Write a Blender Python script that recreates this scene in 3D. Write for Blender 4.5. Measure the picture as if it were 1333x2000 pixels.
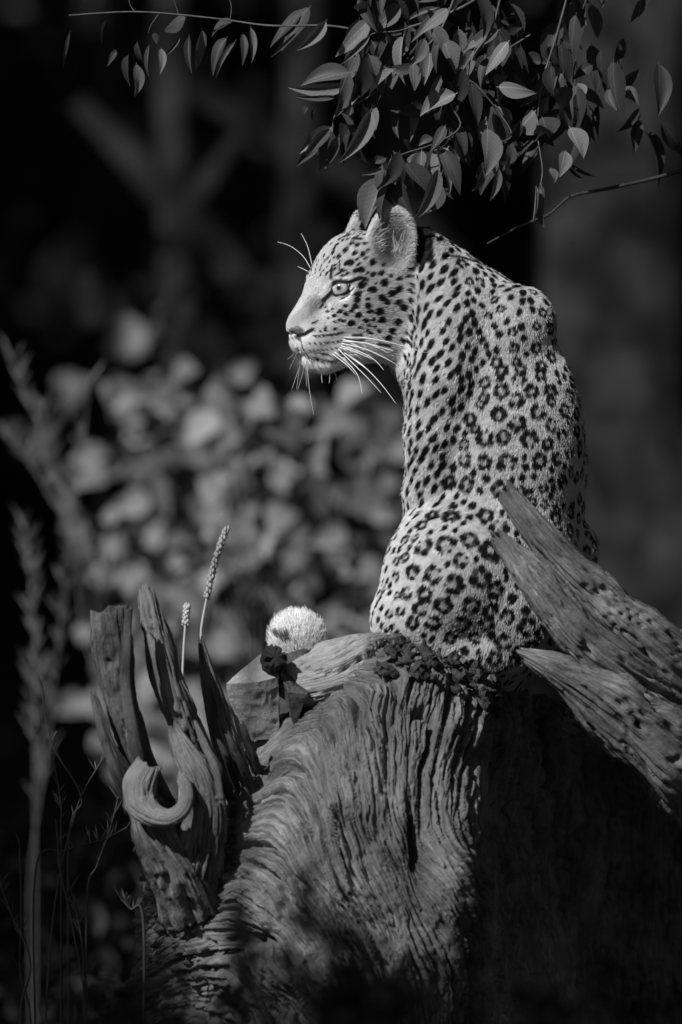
import bpy, bmesh, math, random
import numpy as np
from mathutils import Vector, Matrix
from mathutils.bvhtree import BVHTree

for o in list(bpy.data.objects):
    bpy.data.objects.remove(o, do_unlink=True)
sc = bpy.context.scene
C = sc.collection
R = math.radians

# ------------------------------------------------------------------ camera
S = 0.000875            # metres per photograph pixel at the leopard
CAM_D, CAM_Z = 12.0, 1.2
cam_d = bpy.data.cameras.new('camera')
cam = bpy.data.objects.new('camera', cam_d)
C.objects.link(cam)
cam.location = (0, -CAM_D, CAM_Z)
cam.rotation_euler = (R(90), 0, 0)
cam_d.sensor_fit = 'VERTICAL'
cam_d.sensor_height = 36
cam_d.sensor_width = 24
cam_d.lens = 36 * CAM_D / (2000 * S)
cam_d.clip_start = 0.5
cam_d.clip_end = 500
cam_d.dof.use_dof = True
cam_d.dof.focus_distance = 11.93
cam_d.dof.aperture_fstop = 2.3
sc.camera = cam

# ------------------------------------------------------------------ light
SUN_AZ, SUN_EL = 38.0, 37.0        # degrees left of the camera axis, height
sun_dir = Vector((-math.sin(R(SUN_AZ)) * math.cos(R(SUN_EL)),
                  -math.cos(R(SUN_AZ)) * math.cos(R(SUN_EL)),
                  math.sin(R(SUN_EL))))
wd = bpy.data.worlds.new('World')
sc.world = wd
wd.use_nodes = True
wn = wd.node_tree
wn.nodes.clear()
w_out = wn.nodes.new('ShaderNodeOutputWorld')
w_bg = wn.nodes.new('ShaderNodeBackground')
w_bw = wn.nodes.new('ShaderNodeRGBToBW')
w_sky = wn.nodes.new('ShaderNodeTexSky')
w_sky.sky_type = 'NISHITA'
w_sky.sun_disc = False
w_sky.sun_elevation = R(SUN_EL)
w_sky.sun_rotation = math.atan2(sun_dir.x, sun_dir.y)
w_bg.inputs['Strength'].default_value = 0.05
wn.links.new(w_sky.outputs[0], w_bw.inputs[0])
wn.links.new(w_bw.outputs[0], w_bg.inputs['Color'])
wn.links.new(w_bg.outputs[0], w_out.inputs[0])
sun_d = bpy.data.lights.new('sun', 'SUN')
sun_d.energy = 5.0
sun_d.angle = R(0.55)
sun_d.color = (1, 1, 1)
sun = bpy.data.objects.new('sun', sun_d)
C.objects.link(sun)
sun.location = sun_dir * 40
sun.rotation_euler = sun_dir.to_track_quat('Z', 'Y').to_euler()
vs = sc.view_settings
sc.display_settings.display_device = 'sRGB'
vs.view_transform = 'Standard'
vs.look = 'None'
vs.exposure = -0.12
vs.gamma = 1.0
vs.use_curve_mapping = False
sc.cycles.max_bounces = 6
sc.cycles.diffuse_bounces = 2
sc.cycles.transparent_max_bounces = 8
sc.cycles.use_denoising = True

# ------------------------------------------------------------------ helpers
rng = np.random.default_rng(11)
random.seed(5)

def at(u, v, y=0.0):
    """photograph pixel + depth in metres -> world point"""
    k = S * (CAM_D + y) / CAM_D
    return Vector(((u - 666.5) * k, y, CAM_Z + (1000 - v) * k))

def hash3(ix, iy, iz, seed):
    h = (ix.astype(np.int64) * 374761393 + iy.astype(np.int64) * 668265263
         + iz.astype(np.int64) * 2147483647 + seed * 974634777)
    h = (h ^ (h >> 13)) * 1274126177
    h = h & 0xffffffff
    h = (h ^ (h >> 15)) * 2246822519 & 0xffffffff
    return ((h ^ (h >> 16)) & 0xffff) / 32767.5 - 1.0

def noise3(x, y, z, seed=0):
    """value noise, -1..1"""
    x, y, z = np.broadcast_arrays(np.asarray(x, float), np.asarray(y, float), np.asarray(z, float))
    ix, iy, iz = np.floor(x).astype(np.int64), np.floor(y).astype(np.int64), np.floor(z).astype(np.int64)
    fx, fy, fz = x - ix, y - iy, z - iz
    fx = fx * fx * (3 - 2 * fx); fy = fy * fy * (3 - 2 * fy); fz = fz * fz * (3 - 2 * fz)
    r = 0
    for a in (0, 1):
        wx = fx if a else 1 - fx
        for b in (0, 1):
            wy = fy if b else 1 - fy
            for c in (0, 1):
                wz = fz if c else 1 - fz
                r = r + wx * wy * wz * hash3(ix + a, iy + b, iz + c, seed)
    return r

def fbm(x, y, z, octv=3, seed=0):
    r, a = 0, 1.0
    for k in range(octv):
        r = r + a * noise3(x * 2 ** k, y * 2 ** k, z * 2 ** k, seed + k * 7)
        a *= 0.5
    return r / 1.75

def sstep(a, b, x):
    t = np.clip((x - a) / (b - a), 0, 1)
    return t * t * (3 - 2 * t)

def tag(o, label, cat, group=None, kind=None):
    o['label'] = label
    o['category'] = cat
    if group: o['group'] = group
    if kind: o['kind'] = kind
    return o

def structure(o):
    o['kind'] = 'structure'
    return o

def thing(name, loc, label, cat, group=None):
    o = bpy.data.objects.new(name, None)
    C.objects.link(o)
    o.location = loc
    o.empty_display_size = 0.05
    o['org'] = 0
    del o['org']
    tag(o, label, cat, group)
    return o

def world_loc(o):
    p = Vector((0, 0, 0))
    while o:
        p = p + o.location
        o = o.parent
    return p

def link(name, data, mat=None, parent=None):
    o = bpy.data.objects.new(name, data)
    C.objects.link(o)
    if mat is not None and len(data.materials) == 0:
        data.materials.append(mat)
    if parent is not None:
        o.parent = parent
    return o

def mesh_np(name, verts, faces, smooth=True, parent=None, origin=None):
    """verts in world coordinates (N,3); faces (M,k) or list. Returns mesh in the frame of parent"""
    verts = np.asarray(verts, float)
    off = world_loc(parent) if parent is not None else (origin if origin is not None else Vector((0, 0, 0)))
    verts = verts - np.array(off)
    me = bpy.data.meshes.new(name)
    if isinstance(faces, np.ndarray):
        n, k = faces.shape
        me.vertices.add(len(verts)); me.vertices.foreach_set('co', verts.astype(np.float32).ravel())
        me.loops.add(n * k); me.loops.foreach_set('vertex_index', faces.astype(np.int32).ravel())
        me.polygons.add(n)
        me.polygons.foreach_set('loop_start', np.arange(0, n * k, k, dtype=np.int32))
        me.update(calc_edges=True)
    else:
        me.from_pydata([tuple(v) for v in verts], [], faces)
    if smooth:
        me.polygons.foreach_set('use_smooth', np.ones(len(me.polygons), dtype=bool))
    me.validate()
    me.update()
    return me

def obj_np(name, verts, faces, mat, parent=None, smooth=True):
    me = mesh_np(name, verts, faces, smooth, parent)
    return link(name, me, mat, parent)

def grid_faces(nu, nv, wrap_v=False):
    """faces of a (nu, nv) vertex grid, index i*nv+j"""
    i = np.arange(nu - 1)[:, None]
    j = np.arange(nv if wrap_v else nv - 1)[None, :]
    a = i * nv + j
    b = i * nv + (j + 1) % nv
    c = (i + 1) * nv + (j + 1) % nv
    d = (i + 1) * nv + j
    return np.stack([a, b, c, d], -1).reshape(-1, 4)

def resample(pts, n, vals=()):
    """Catmull-Rom through pts; vals: lists of per-point numbers interpolated linearly"""
    P = np.asarray(pts, float)
    k = len(P)
    t = np.linspace(0, k - 1, n)
    i = np.clip(np.floor(t).astype(int), 0, k - 2)
    f = (t - i)[:, None]
    p0 = P[np.clip(i - 1, 0, k - 1)]; p1 = P[i]; p2 = P[i + 1]; p3 = P[np.clip(i + 2, 0, k - 1)]
    out = 0.5 * (2 * p1 + (p2 - p0) * f + (2 * p0 - 5 * p1 + 4 * p2 - p3) * f ** 2 + (3 * p1 - p0 - 3 * p2 + p3) * f ** 3)
    return out, [np.interp(t, np.arange(k), np.asarray(v, float)) for v in vals]

def tube(pts, radii, nseg=8, n=None, cap=True):
    """plain tapered tube, world points"""
    n = n or len(pts) * 3
    P, (r,) = resample(pts, n, [radii])
    T = np.gradient(P, axis=0)
    T /= np.linalg.norm(T, axis=1)[:, None] + 1e-9
    ref = np.array([0, 1.0, 0]) if abs(T[:, 1]).mean() < 0.9 else np.array([1.0, 0, 0])
    A = np.cross(T, ref); A /= np.linalg.norm(A, axis=1)[:, None] + 1e-9
    B = np.cross(T, A)
    th = np.linspace(0, 2 * np.pi, nseg, endpoint=False)
    V = P[:, None] + r[:, None, None] * (np.cos(th)[None, :, None] * A[:, None] + np.sin(th)[None, :, None] * B[:, None])
    F = grid_faces(n, nseg, True)
    V = V.reshape(-1, 3)
    if cap:
        F = [tuple(f) for f in F] + [tuple(range(nseg))[::-1], tuple(range((n - 1) * nseg, n * nseg))]
    return V, F

# ------------------------------------------------------------------ materials
def mat_new(name):
    m = bpy.data.materials.new(name)
    m.use_nodes = True
    nt = m.node_tree
    b = nt.nodes['Principled BSDF']
    return m, nt, b

def grey(v):
    return (v, v, v, 1)

def ramp(nt, fac, stops):
    r = nt.nodes.new('ShaderNodeValToRGB')
    el = r.color_ramp.elements
    while len(el) < len(stops): el.new(0.5)
    for e, (p, v) in zip(el, stops):
        e.position = p; e.color = grey(v)
    nt.links.new(fac, r.inputs[0])
    return r.outputs[0]

def mat_noise(name, lo, hi, scale=20, rough=0.8, detail=4, stretch=(1, 1, 1), bump=0.0, bscale=None, spec=0.3, dist=0.0):
    m, nt, b = mat_new(name)
    tc = nt.nodes.new('ShaderNodeTexCoord')
    mp = nt.nodes.new('ShaderNodeMapping')
    mp.inputs['Scale'].default_value = stretch
    nt.links.new(tc.outputs['Object'], mp.inputs[0])
    n = nt.nodes.new('ShaderNodeTexNoise')
    n.inputs['Scale'].default_value = scale
    n.inputs['Detail'].default_value = detail
    n.inputs['Distortion'].default_value = dist
    nt.links.new(mp.outputs[0], n.inputs['Vector'])
    nt.links.new(ramp(nt, n.outputs[0], [(0.3, lo), (0.7, hi)]), b.inputs['Base Color'])
    b.inputs['Roughness'].default_value = rough
    b.inputs['Specular IOR Level'].default_value = spec
    if bump:
        n2 = nt.nodes.new('ShaderNodeTexNoise')
        n2.inputs['Scale'].default_value = bscale or scale * 3
        n2.inputs['Detail'].default_value = 5
        nt.links.new(mp.outputs[0], n2.inputs['Vector'])
        bp = nt.nodes.new('ShaderNodeBump')
        bp.inputs['Strength'].default_value = bump
        bp.inputs['Distance'].default_value = 0.01
        nt.links.new(n2.outputs[0], bp.inputs['Height'])
        nt.links.new(bp.outputs[0], b.inputs['Normal'])
    return m

def mat_leaf(name, lo, hi, rough=0.55, trans=0.15, spec=0.25, veins=False):
    """leaf with object-random tone, soft midrib grain and some light passing through"""
    m, nt, b = mat_new(name)
    oi = nt.nodes.new('ShaderNodeObjectInfo')
    tc = nt.nodes.new('ShaderNodeTexCoord')
    n = nt.nodes.new('ShaderNodeTexNoise')
    n.inputs['Scale'].default_value = 60
    n.inputs['Detail'].default_value = 3
    nt.links.new(tc.outputs['Object'], n.inputs['Vector'])
    mx = nt.nodes.new('ShaderNodeMath'); mx.operation = 'MULTIPLY_ADD'
    mx.inputs[1].default_value = 0.4
    nt.links.new(n.outputs[0], mx.inputs[0])
    m2 = nt.nodes.new('ShaderNodeMath'); m2.operation = 'MULTIPLY'
    m2.inputs[1].default_value = 0.6
    nt.links.new(oi.outputs['Random'], m2.inputs[0])
    nt.links.new(m2.outputs[0], mx.inputs[2])
    col = ramp(nt, mx.outputs[0], [(0.1, lo), (0.8, hi)])
    if veins:
        sx = nt.nodes.new('ShaderNodeSeparateXYZ'); nt.links.new(tc.outputs['Object'], sx.inputs[0])
        ab = nt.nodes.new('ShaderNodeMath'); ab.operation = 'ABSOLUTE'; nt.links.new(sx.outputs['Y'], ab.inputs[0])
        ph = nt.nodes.new('ShaderNodeMath'); ph.operation = 'MULTIPLY_ADD'; ph.inputs[1].default_value = -0.9
        nt.links.new(ab.outputs[0], ph.inputs[0]); nt.links.new(sx.outputs['X'], ph.inputs[2])
        f1 = nt.nodes.new('ShaderNodeMath'); f1.operation = 'MULTIPLY'; f1.inputs[1].default_value = 11.0
        nt.links.new(ph.outputs[0], f1.inputs[0])
        f2 = nt.nodes.new('ShaderNodeMath'); f2.operation = 'PINGPONG'; f2.inputs[1].default_value = 0.5
        nt.links.new(f1.outputs[0], f2.inputs[0])
        side_v = ramp(nt, f2.outputs[0], [(0.0, 1.45), (0.10, 1.0)])
        mid_v = ramp(nt, ab.outputs[0], [(0.0, 1.9), (0.018, 1.0)])
        mv = nt.nodes.new('ShaderNodeMath'); mv.operation = 'MULTIPLY'
        nt.links.new(side_v, mv.inputs[0]); nt.links.new(mid_v, mv.inputs[1])
        mc = nt.nodes.new('ShaderNodeMath'); mc.operation = 'MULTIPLY'
        nt.links.new(mv.outputs[0], mc.inputs[0]); nt.links.new(col, mc.inputs[1])
        col = mc.outputs[0]
    nt.links.new(col, b.inputs['Base Color'])
    b.inputs['Roughness'].default_value = rough
    b.inputs['Specular IOR Level'].default_value = spec
    if trans:
        tr = nt.nodes.new('ShaderNodeBsdfTranslucent')
        nt.links.new(col, tr.inputs[0])
        ms = nt.nodes.new('ShaderNodeMixShader')
        ms.inputs[0].default_value = trans
        out = nt.nodes['Material Output']
        nt.links.new(b.outputs[0], ms.inputs[1])
        nt.links.new(tr.outputs[0], ms.inputs[2])
        nt.links.new(ms.outputs[0], out.inputs[0])
    return m

M = {}
M['soil'] = mat_noise('soil', 0.015, 0.04, 6, 0.95, 6, bump=0.5)
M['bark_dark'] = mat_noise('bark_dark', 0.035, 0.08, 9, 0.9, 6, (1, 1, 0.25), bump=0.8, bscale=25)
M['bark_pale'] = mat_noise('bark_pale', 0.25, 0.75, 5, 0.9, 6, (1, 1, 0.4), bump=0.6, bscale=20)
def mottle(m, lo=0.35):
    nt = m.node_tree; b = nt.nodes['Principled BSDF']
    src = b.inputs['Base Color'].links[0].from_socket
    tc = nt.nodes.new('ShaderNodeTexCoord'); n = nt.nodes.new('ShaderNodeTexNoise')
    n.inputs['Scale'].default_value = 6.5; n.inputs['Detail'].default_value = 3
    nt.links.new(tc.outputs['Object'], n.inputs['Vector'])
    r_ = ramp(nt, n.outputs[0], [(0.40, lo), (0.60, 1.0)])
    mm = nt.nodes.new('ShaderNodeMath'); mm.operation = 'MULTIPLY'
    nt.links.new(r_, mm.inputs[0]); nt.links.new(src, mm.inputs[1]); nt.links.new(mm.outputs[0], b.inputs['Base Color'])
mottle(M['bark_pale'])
M['twig'] = mat_noise('twig', 0.05, 0.12, 40, 0.7)
M['twig_dark'] = mat_noise('twig_dark', 0.015, 0.05, 40, 0.8)
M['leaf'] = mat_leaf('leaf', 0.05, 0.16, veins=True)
M['leaf_dark'] = mat_leaf('leaf_dark', 0.022, 0.05, veins=True)  # shaded copy of leaf: the boughs' shade is put into the tone
M['leaf_bush'] = mat_leaf('leaf_bush', 0.015, 0.30, rough=0.6)
M['leaf_shade'] = mat_leaf('leaf_shade', 0.015, 0.035, trans=0.05)  # leaf tone lowered so the gloom of the wood sits in the colour
M['grass'] = mat_leaf('grass', 0.10, 0.2, trans=0.1)
M['grass_mid'] = mat_leaf('grass_mid', 0.14, 0.24, trans=0.1)
M['grass_pale'] = mat_leaf('grass_pale', 0.3, 0.5, trans=0.1)
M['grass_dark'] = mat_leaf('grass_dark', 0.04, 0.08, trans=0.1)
# ------------------------------------------------------------------ ground
def ground_height(x, y):
    bank = sstep(13.0, 30.0, y) * 7.0 + np.maximum(y - 30, 0) * 0.10
    side = sstep(25, 60, np.abs(x)) * 5.0 * sstep(-5, 15, y)
    return bank + side + 0.05 * fbm(x * 0.6, y * 0.6, 0, 3, 3) * sstep(1.5, 4.0, np.hypot(x, y)) - 0.02

gx = np.sinh(np.linspace(-5.2, 5.2, 121)) / np.sinh(5.2) * 260
gy = np.concatenate([-np.sinh(np.linspace(5.0, 0, 50)[:-1]) / np.sinh(5.0) * 200, np.sinh(np.linspace(0, 5.0, 110)) / np.sinh(5.0) * 300])
GX, GY = np.meshgrid(gx, gy, indexing='ij')
GZ = ground_height(GX, GY)
structure(obj_np('ground', np.stack([GX, GY, GZ], -1).reshape(-1, 3), grid_faces(len(gx), len(gy)), M['soil']))
def gz(x, y):
    return float(ground_height(np.array([x]), np.array([y]))[0])

# ------------------------------------------------------------------ weathered wood material
def mat_wood(name, lo, hi, use_grain=True, gscale=1.0):
    m, nt, b = mat_new(name)
    at_ = nt.nodes.new('ShaderNodeAttribute'); at_.attribute_name = 'grain'
    mp = nt.nodes.new('ShaderNodeMapping')
    mp.inputs['Scale'].default_value = (1.0 * gscale, 0.12 * gscale, 1)
    nt.links.new(at_.outputs['Vector'], mp.inputs[0])
    n = nt.nodes.new('ShaderNodeTexNoise')
    n.inputs['Scale'].default_value = 2.2; n.inputs['Detail'].default_value = 8; n.inputs['Roughness'].default_value = 0.7
    nt.links.new(mp.outputs[0], n.inputs['Vector'])
    tc = nt.nodes.new('ShaderNodeTexCoord')
    n2 = nt.nodes.new('ShaderNodeTexNoise')
    n2.inputs['Scale'].default_value = 9; n2.inputs['Detail'].default_value = 6
    nt.links.new(tc.outputs['Object'], n2.inputs['Vector'])
    mm = nt.nodes.new('ShaderNodeMath'); mm.operation = 'MULTIPLY'
    nt.links.new(n.outputs[0], mm.inputs[0]); nt.links.new(n2.outputs[0], mm.inputs[1])
    nt.links.new(ramp(nt, mm.outputs[0], [(0.12, lo), (0.30, (lo + hi) / 2), (0.42, hi)]), b.inputs['Base Color'])
    b.inputs['Roughness'].default_value = 0.72
    b.inputs['Specular IOR Level'].default_value = 0.25
    n3 = nt.nodes.new('ShaderNodeTexNoise')
    n3.inputs['Scale'].default_value = 5; n3.inputs['Detail'].default_value = 6
    nt.links.new(mp.outputs[0], n3.inputs['Vector'])
    n4 = nt.nodes.new('ShaderNodeTexNoise')
    n4.inputs['Scale'].default_value = 160; n4.inputs['Detail'].default_value = 4
    nt.links.new(tc.outputs['Object'], n4.inputs['Vector'])
    ad = nt.nodes.new('ShaderNodeMath'); ad.operation = 'MULTIPLY_ADD'; ad.inputs[1].default_value = 0.5
    nt.links.new(n4.outputs[0], ad.inputs[0]); nt.links.new(n3.outputs[0], ad.inputs[2])
    bp = nt.nodes.new('ShaderNodeBump')
    bp.inputs['Strength'].default_value = 0.9; bp.inputs['Distance'].default_value = 0.004
    nt.links.new(ad.outputs[0], bp.inputs['Height'])
    nt.links.new(bp.outputs[0], b.inputs['Normal'])
    return m

M['wood'] = mat_wood('weathered_wood', 0.022, 0.29)
M['wood_pale'] = mat_wood('pale_wood', 0.11, 0.34)
M['wood_limb'] = mat_wood('limb_wood', 0.04, 0.36)
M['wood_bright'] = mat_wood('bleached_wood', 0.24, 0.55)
M['wood_dark'] = mat_wood('dark_wood', 0.02, 0.09)

def set_grain(me, g):
    a = me.attributes.new('grain', 'FLOAT_VECTOR', 'POINT')
    a.data.foreach_set('vector', np.ascontiguousarray(g, dtype=np.float32).ravel())

# ------------------------------------------------------------------ fallen log
log_root = thing('fallen_log', (0, 0.05, 0), 'huge weathered fallen tree trunk with deep twisting grain that the leopard sits on', 'log')

# grain of the front face: streamlines drawn as polylines, each with a value of the stream function
STREAM = [
    (0, [(170, 2010), (290, 1910), (390, 1855), (470, 1860), (520, 1920), (560, 2000), (580, 2200)]),
    (6, [(200, 1930), (320, 1825), (430, 1768), (520, 1800), (600, 1900), (660, 2010), (680, 2200)]),
    (13, [(250, 1830), (370, 1720), (470, 1645), (540, 1660), (600, 1740), (680, 1860), (740, 2000), (760, 2200)]),
    (19, [(330, 1720), (450, 1600), (560, 1500), (600, 1560), (640, 1680), (730, 1830), (790, 2000), (800, 2200)]),
    (25, [(420, 1560), (520, 1460), (610, 1400), (650, 1500), (690, 1640), (770, 1800), (830, 1990), (840, 2200)]),
    (31, [(470, 1450), (560, 1380), (690, 1320), (720, 1440), (740, 1580), (800, 1730), (870, 1900), (880, 2200)]),
    (37, [(560, 1330), (700, 1285), (800, 1300), (800, 1400), (790, 1530), (830, 1680), (900, 1830), (925, 2200)]),
    (44, [(740, 1255), (860, 1290), (890, 1380), (860, 1500), (870, 1640), (930, 1780), (960, 2000), (970, 2200)]),
    (50, [(880, 1275), (950, 1330), (950, 1450), (925, 1560), (940, 1680), (975, 1830), (1000, 2200)]),
    (56, [(980, 1330), (1010, 1430), (990, 1600), (1010, 1800), (1040, 2200)]),
    (66, [(1060, 1350), (1090, 1500), (1090, 1800), (1110, 2200)]),
    (80, [(1200, 1450), (1220, 1700), (1230, 2200)]),
    (100, [(1400, 1500), (1420, 1800), (1430, 2200)]),
    (125, [(1700, 1500), (1720, 1800), (1730, 2200)]),
]
cp, cv = [], []
for val, pl in STREAM:
    q, _ = resample(pl, 22)
    cp.append(q); cv += [val] * 22
cp = np.concatenate(cp) / 100.0
cv = np.array(cv, float)

def tps(q, c):
    d2 = ((q[:, None, :] - c[None]) ** 2).sum(-1)
    return 0.5 * d2 * np.log(d2 + 1e-9)
Kmat = tps(cp, cp) + np.eye(len(cp)) * 0.02
Pm = np.concatenate([np.ones((len(cp), 1)), cp], 1)
AA = np.zeros((len(cp) + 3, len(cp) + 3))
AA[:len(cp), :len(cp)] = Kmat; AA[:len(cp), len(cp):] = Pm; AA[len(cp):, :len(cp)] = Pm.T
sol = np.linalg.solve(AA, np.concatenate([cv, np.zeros(3)]))
lu, lv = np.linspace(100, 1900, 91), np.linspace(1100, 2450, 68)
LU, LV = np.meshgrid(lu, lv, indexing='ij')
Q = np.stack([LU, LV], -1).reshape(-1, 2) / 100
PSI = (tps(Q, cp) @ sol[:len(cp)] + np.concatenate([np.ones((len(Q), 1)), Q], 1) @ sol[len(cp):]).reshape(LU.shape)

def psi(u, v):
    a = np.clip((u - 100) / 20, 0, 89.99); b = np.clip((v - 1100) / (1350 / 67), 0, 66.99)
    i, j = a.astype(int), b.astype(int)
    f, g = a - i, b - j
    return (PSI[i, j] * (1 - f) * (1 - g) + PSI[i + 1, j] * f * (1 - g) + PSI[i, j + 1] * (1 - f) * g + PSI[i + 1, j + 1] * f * g)

U0, U1 = 236, 1900
NU = 640
tt = np.linspace(0, 1, NU)
us = np.interp(tt, [0, 0.76, 1], [U0, 1010, U1])
crest = np.interp(us, [236, 255, 280, 310, 350, 400, 440, 480, 545, 600, 650, 700, 745, 790, 850, 930, 980, 1060, 1130, 1200, 1900],
                  [2000, 1860, 1740, 1660, 1610, 1560, 1515, 1470, 1398, 1338, 1294, 1264, 1248, 1248, 1266, 1305, 1335, 1345, 1390, 1430, 1470])
yf = np.interp(us, [236, 260, 300, 380, 500, 650, 800, 880, 930, 970, 1010, 1060, 1200, 1900],
               [-40, -110, -190, -300, -410, -480, -490, -450, -380, -250, -40, 160, 420, 440])
yb = np.interp(us, [236, 300, 400, 600, 1000, 1200, 1900], [40, 190, 300, 380, 420, 640, 660])
yc = np.interp(us, [236, 400, 600, 760, 950, 1080, 1220], [0, -30, -60, -90, -10, 200, 480])
ker = np.ones(15) / 15
def sm(a):
    return np.convolve(np.pad(a, 7, mode='edge'), ker, 'valid')
crest, yf, yb, yc = sm(crest), sm(yf), sm(yb), sm(yc)
# profile parameter: front foot (0) -> crest (0.7) -> back foot (1)
NT = 430
w = np.concatenate([np.linspace(0, 0.12, 30)[:-1], np.linspace(0.12, 0.66, 470)[:-1], np.linspace(0.66, 0.72, 24)[:-1], np.linspace(0.72, 1, 62)])
NT = len(w)
zg = 2371.0                                # v of the ground
prof_y = np.zeros((NU, NT)); prof_v = np.zeros((NU, NT))
th = np.where(w < 0.62, w / 0.62 * (np.pi / 2), np.pi / 2 + (w - 0.62) / 0.38 * np.pi / 2)
for k in range(NU):
    belly = 1830.0 if crest[k] < 1700 else crest[k] + 140
    # front: from ground to belly line nearly straight, then an ellipse up to the crest
    H = zg - crest[k]
    sf = np.sin(th)
    hgt = np.where(th < np.pi / 2, np.power(np.maximum(sf, 0), 0.92), np.power(np.maximum(sf, 0), 0.75))
    v = zg - H * hgt
    ex = 2.3
    kf = np.clip((belly - v) / (belly - crest[k]), 0, 1)
    yfront = yc[k] + (yf[k] - yc[k]) * np.power(np.maximum(1 - kf ** ex, 0), 1 / ex)
    yfront = yfront + np.clip((v - belly) / (zg - belly + 1e-6), 0, 1) * 130
    kb = np.clip((zg - v) / H, 0, 1)
    yback = yc[k] + (yb[k] - yc[k]) * np.power(np.maximum(1 - kb ** 2.2, 0), 1 / 2.2)
    prof_v[k] = v
    prof_y[k] = np.where(th <= np.pi / 2, yfront, yback)
LUU = np.repeat(us[:, None], NT, 1)
lowx = fbm(LUU / 170, prof_v / 170, prof_y / 170, 3, 21)
P = np.stack([(LUU - 666.5) * S, prof_y * S, CAM_Z + (1000 - prof_v) * S], -1)
d_u = np.gradient(P, axis=0); d_t = np.gradient(P, axis=1)
Nn = np.cross(d_u, d_t); Nn /= np.linalg.norm(Nn, axis=-1)[..., None] + 1e-12
Nn *= np.sign((Nn * np.array([0, -1, 0.3])).sum(-1).mean())
back = sstep(0.62, 0.70, w)[None, :] * np.ones((NU, 1))
uu, vv = LUU, prof_v
ps = psi(uu, vv) + back * (prof_y - yc[:, None]) / 9.0
along = (vv + 0.35 * uu) / 100 + back * 3
# ridged fissures that follow the stream function
wob = 0.75 * fbm(uu / 80, vv / 80, prof_y / 90, 2, 31) + 0.12 * noise3(uu / 12, vv / 12, prof_y / 20, 36)
c1 = ps * 0.82 + wob
r1 = 1 - np.abs(noise3(c1 * 1.1, along * 0.75, 0.5, 41)) * 2.0
r2 = 1 - np.abs(noise3(c1 * 2.1 + 5, along * 1.3, 9.5, 42)) * 2.0
r3 = 1 - np.abs(noise3(c1 * 4.3 + 2, along * 2.2, 4.5, 46)) * 2.0
fine = noise3(c1 * 9, along * 3.5, 3.3, 43) + 0.6 * noise3(c1 * 4, along * 9, 6.3, 47)
open_ = sstep(-0.5, 0.5, noise3(ps * 0.25, along * 0.6, 7, 44))
crack = sstep(0.52, 0.95, r1) * (0.35 + 0.65 * open_)
crack2 = sstep(0.55, 1.0, r2) * (0.4 + 0.6 * sstep(-0.4, 0.5, noise3(ps * 0.5, along * 0.9, 1, 48)))
crack3 = sstep(0.5, 1.0, r3)
broad = noise3(ps * 0.35, along * 0.35, 2, 45)
crust = np.exp(-(((uu - 860) / 110) ** 2 + ((vv - 1290) / 55) ** 2)) * (prof_y < 60)
disp = (0.018 * lowx + 0.006 * broad - 0.026 * crack - 0.013 * crack2 - 0.0045 * crack3 + 0.0016 * fine
        + crust * (0.012 * fbm(uu / 14, vv / 14, prof_y / 14, 3, 51) + 0.012)
        + 0.0025 * fbm(uu / 9, vv / 9, prof_y / 9, 3, 52))
rag = sstep(560, 420, uu) * sstep(1500, 1600, vv)
disp += rag * (0.012 * crack + 0.005 * crack2 + 0.012 * fbm(uu / 26, vv / 26, prof_y / 26, 3, 57) - 0.010 * sstep(0.55, 0.95, 1 - 2 * np.abs(fbm(uu / 48, vv / 30, prof_y / 40, 3, 58))))
# flaked and worn patches break the fibres
wear = sstep(0.1, 0.5, fbm(uu / 120, vv / 120, prof_y / 120, 3, 59))
disp += wear * (0.010 * crack + 0.006 * crack2 + 0.004 * fbm(uu / 12, vv / 20, prof_y / 12, 3, 60))
# the burl hollow low on the face and the two fluted lobes
disp += 0.03 * np.exp(-(((uu - 560) / 90) ** 2 + ((vv - 1870) / 50) ** 2))
disp -= 0.05 * np.exp(-(((uu - 490) / 45) ** 2 + ((vv - 1815) / 22) ** 2))
disp += 0.035 * np.exp(-(((uu - 870) / 45) ** 2 + ((vv - 1700) / 190) ** 2)) - 0.045 * np.exp(-(((uu - 815) / 22) ** 2 + ((vv - 1630) / 70) ** 2))
disp *= sstep(zg, zg - 120, vv) * 0.9 + 0.1
P2 = P + Nn * disp[..., None]
trunk_me = mesh_np('trunk', P2.reshape(-1, 3), grid_faces(NU, NT), True, log_root)
set_grain(trunk_me, np.stack([c1 * 2.2, along * 4, lowx], -1).reshape(-1, 3))
trunk = link('trunk', trunk_me, M['wood'], log_root)
# closed ends
for k, sgn in ((0, 1), (NU - 1, -1)):
    ring = P2[k][::6]
    ctr = ring.mean(0)
    V = np.concatenate([ring, ctr[None]])
    n = len(ring)
    F = [((i, (i + 1) % n, n) if sgn > 0 else ((i + 1) % n, i, n)) for i in range(n)]
    e = mesh_np('end_grain', V, F, False, log_root)
    set_grain(e, V * 60)
    link('end_grain', e, M['wood_dark'], log_root)

LOGP = P2
def log_top(u, y):
    """height of the log's surface at photo column u and depth y (m)"""
    k = int(np.argmin(np.abs(us - u)))
    row = LOGP[k]
    sel = row[:, 2] > 0.2
    j = np.argmin(np.abs(row[sel][:, 1] - y))
    return row[sel][j][2]

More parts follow.
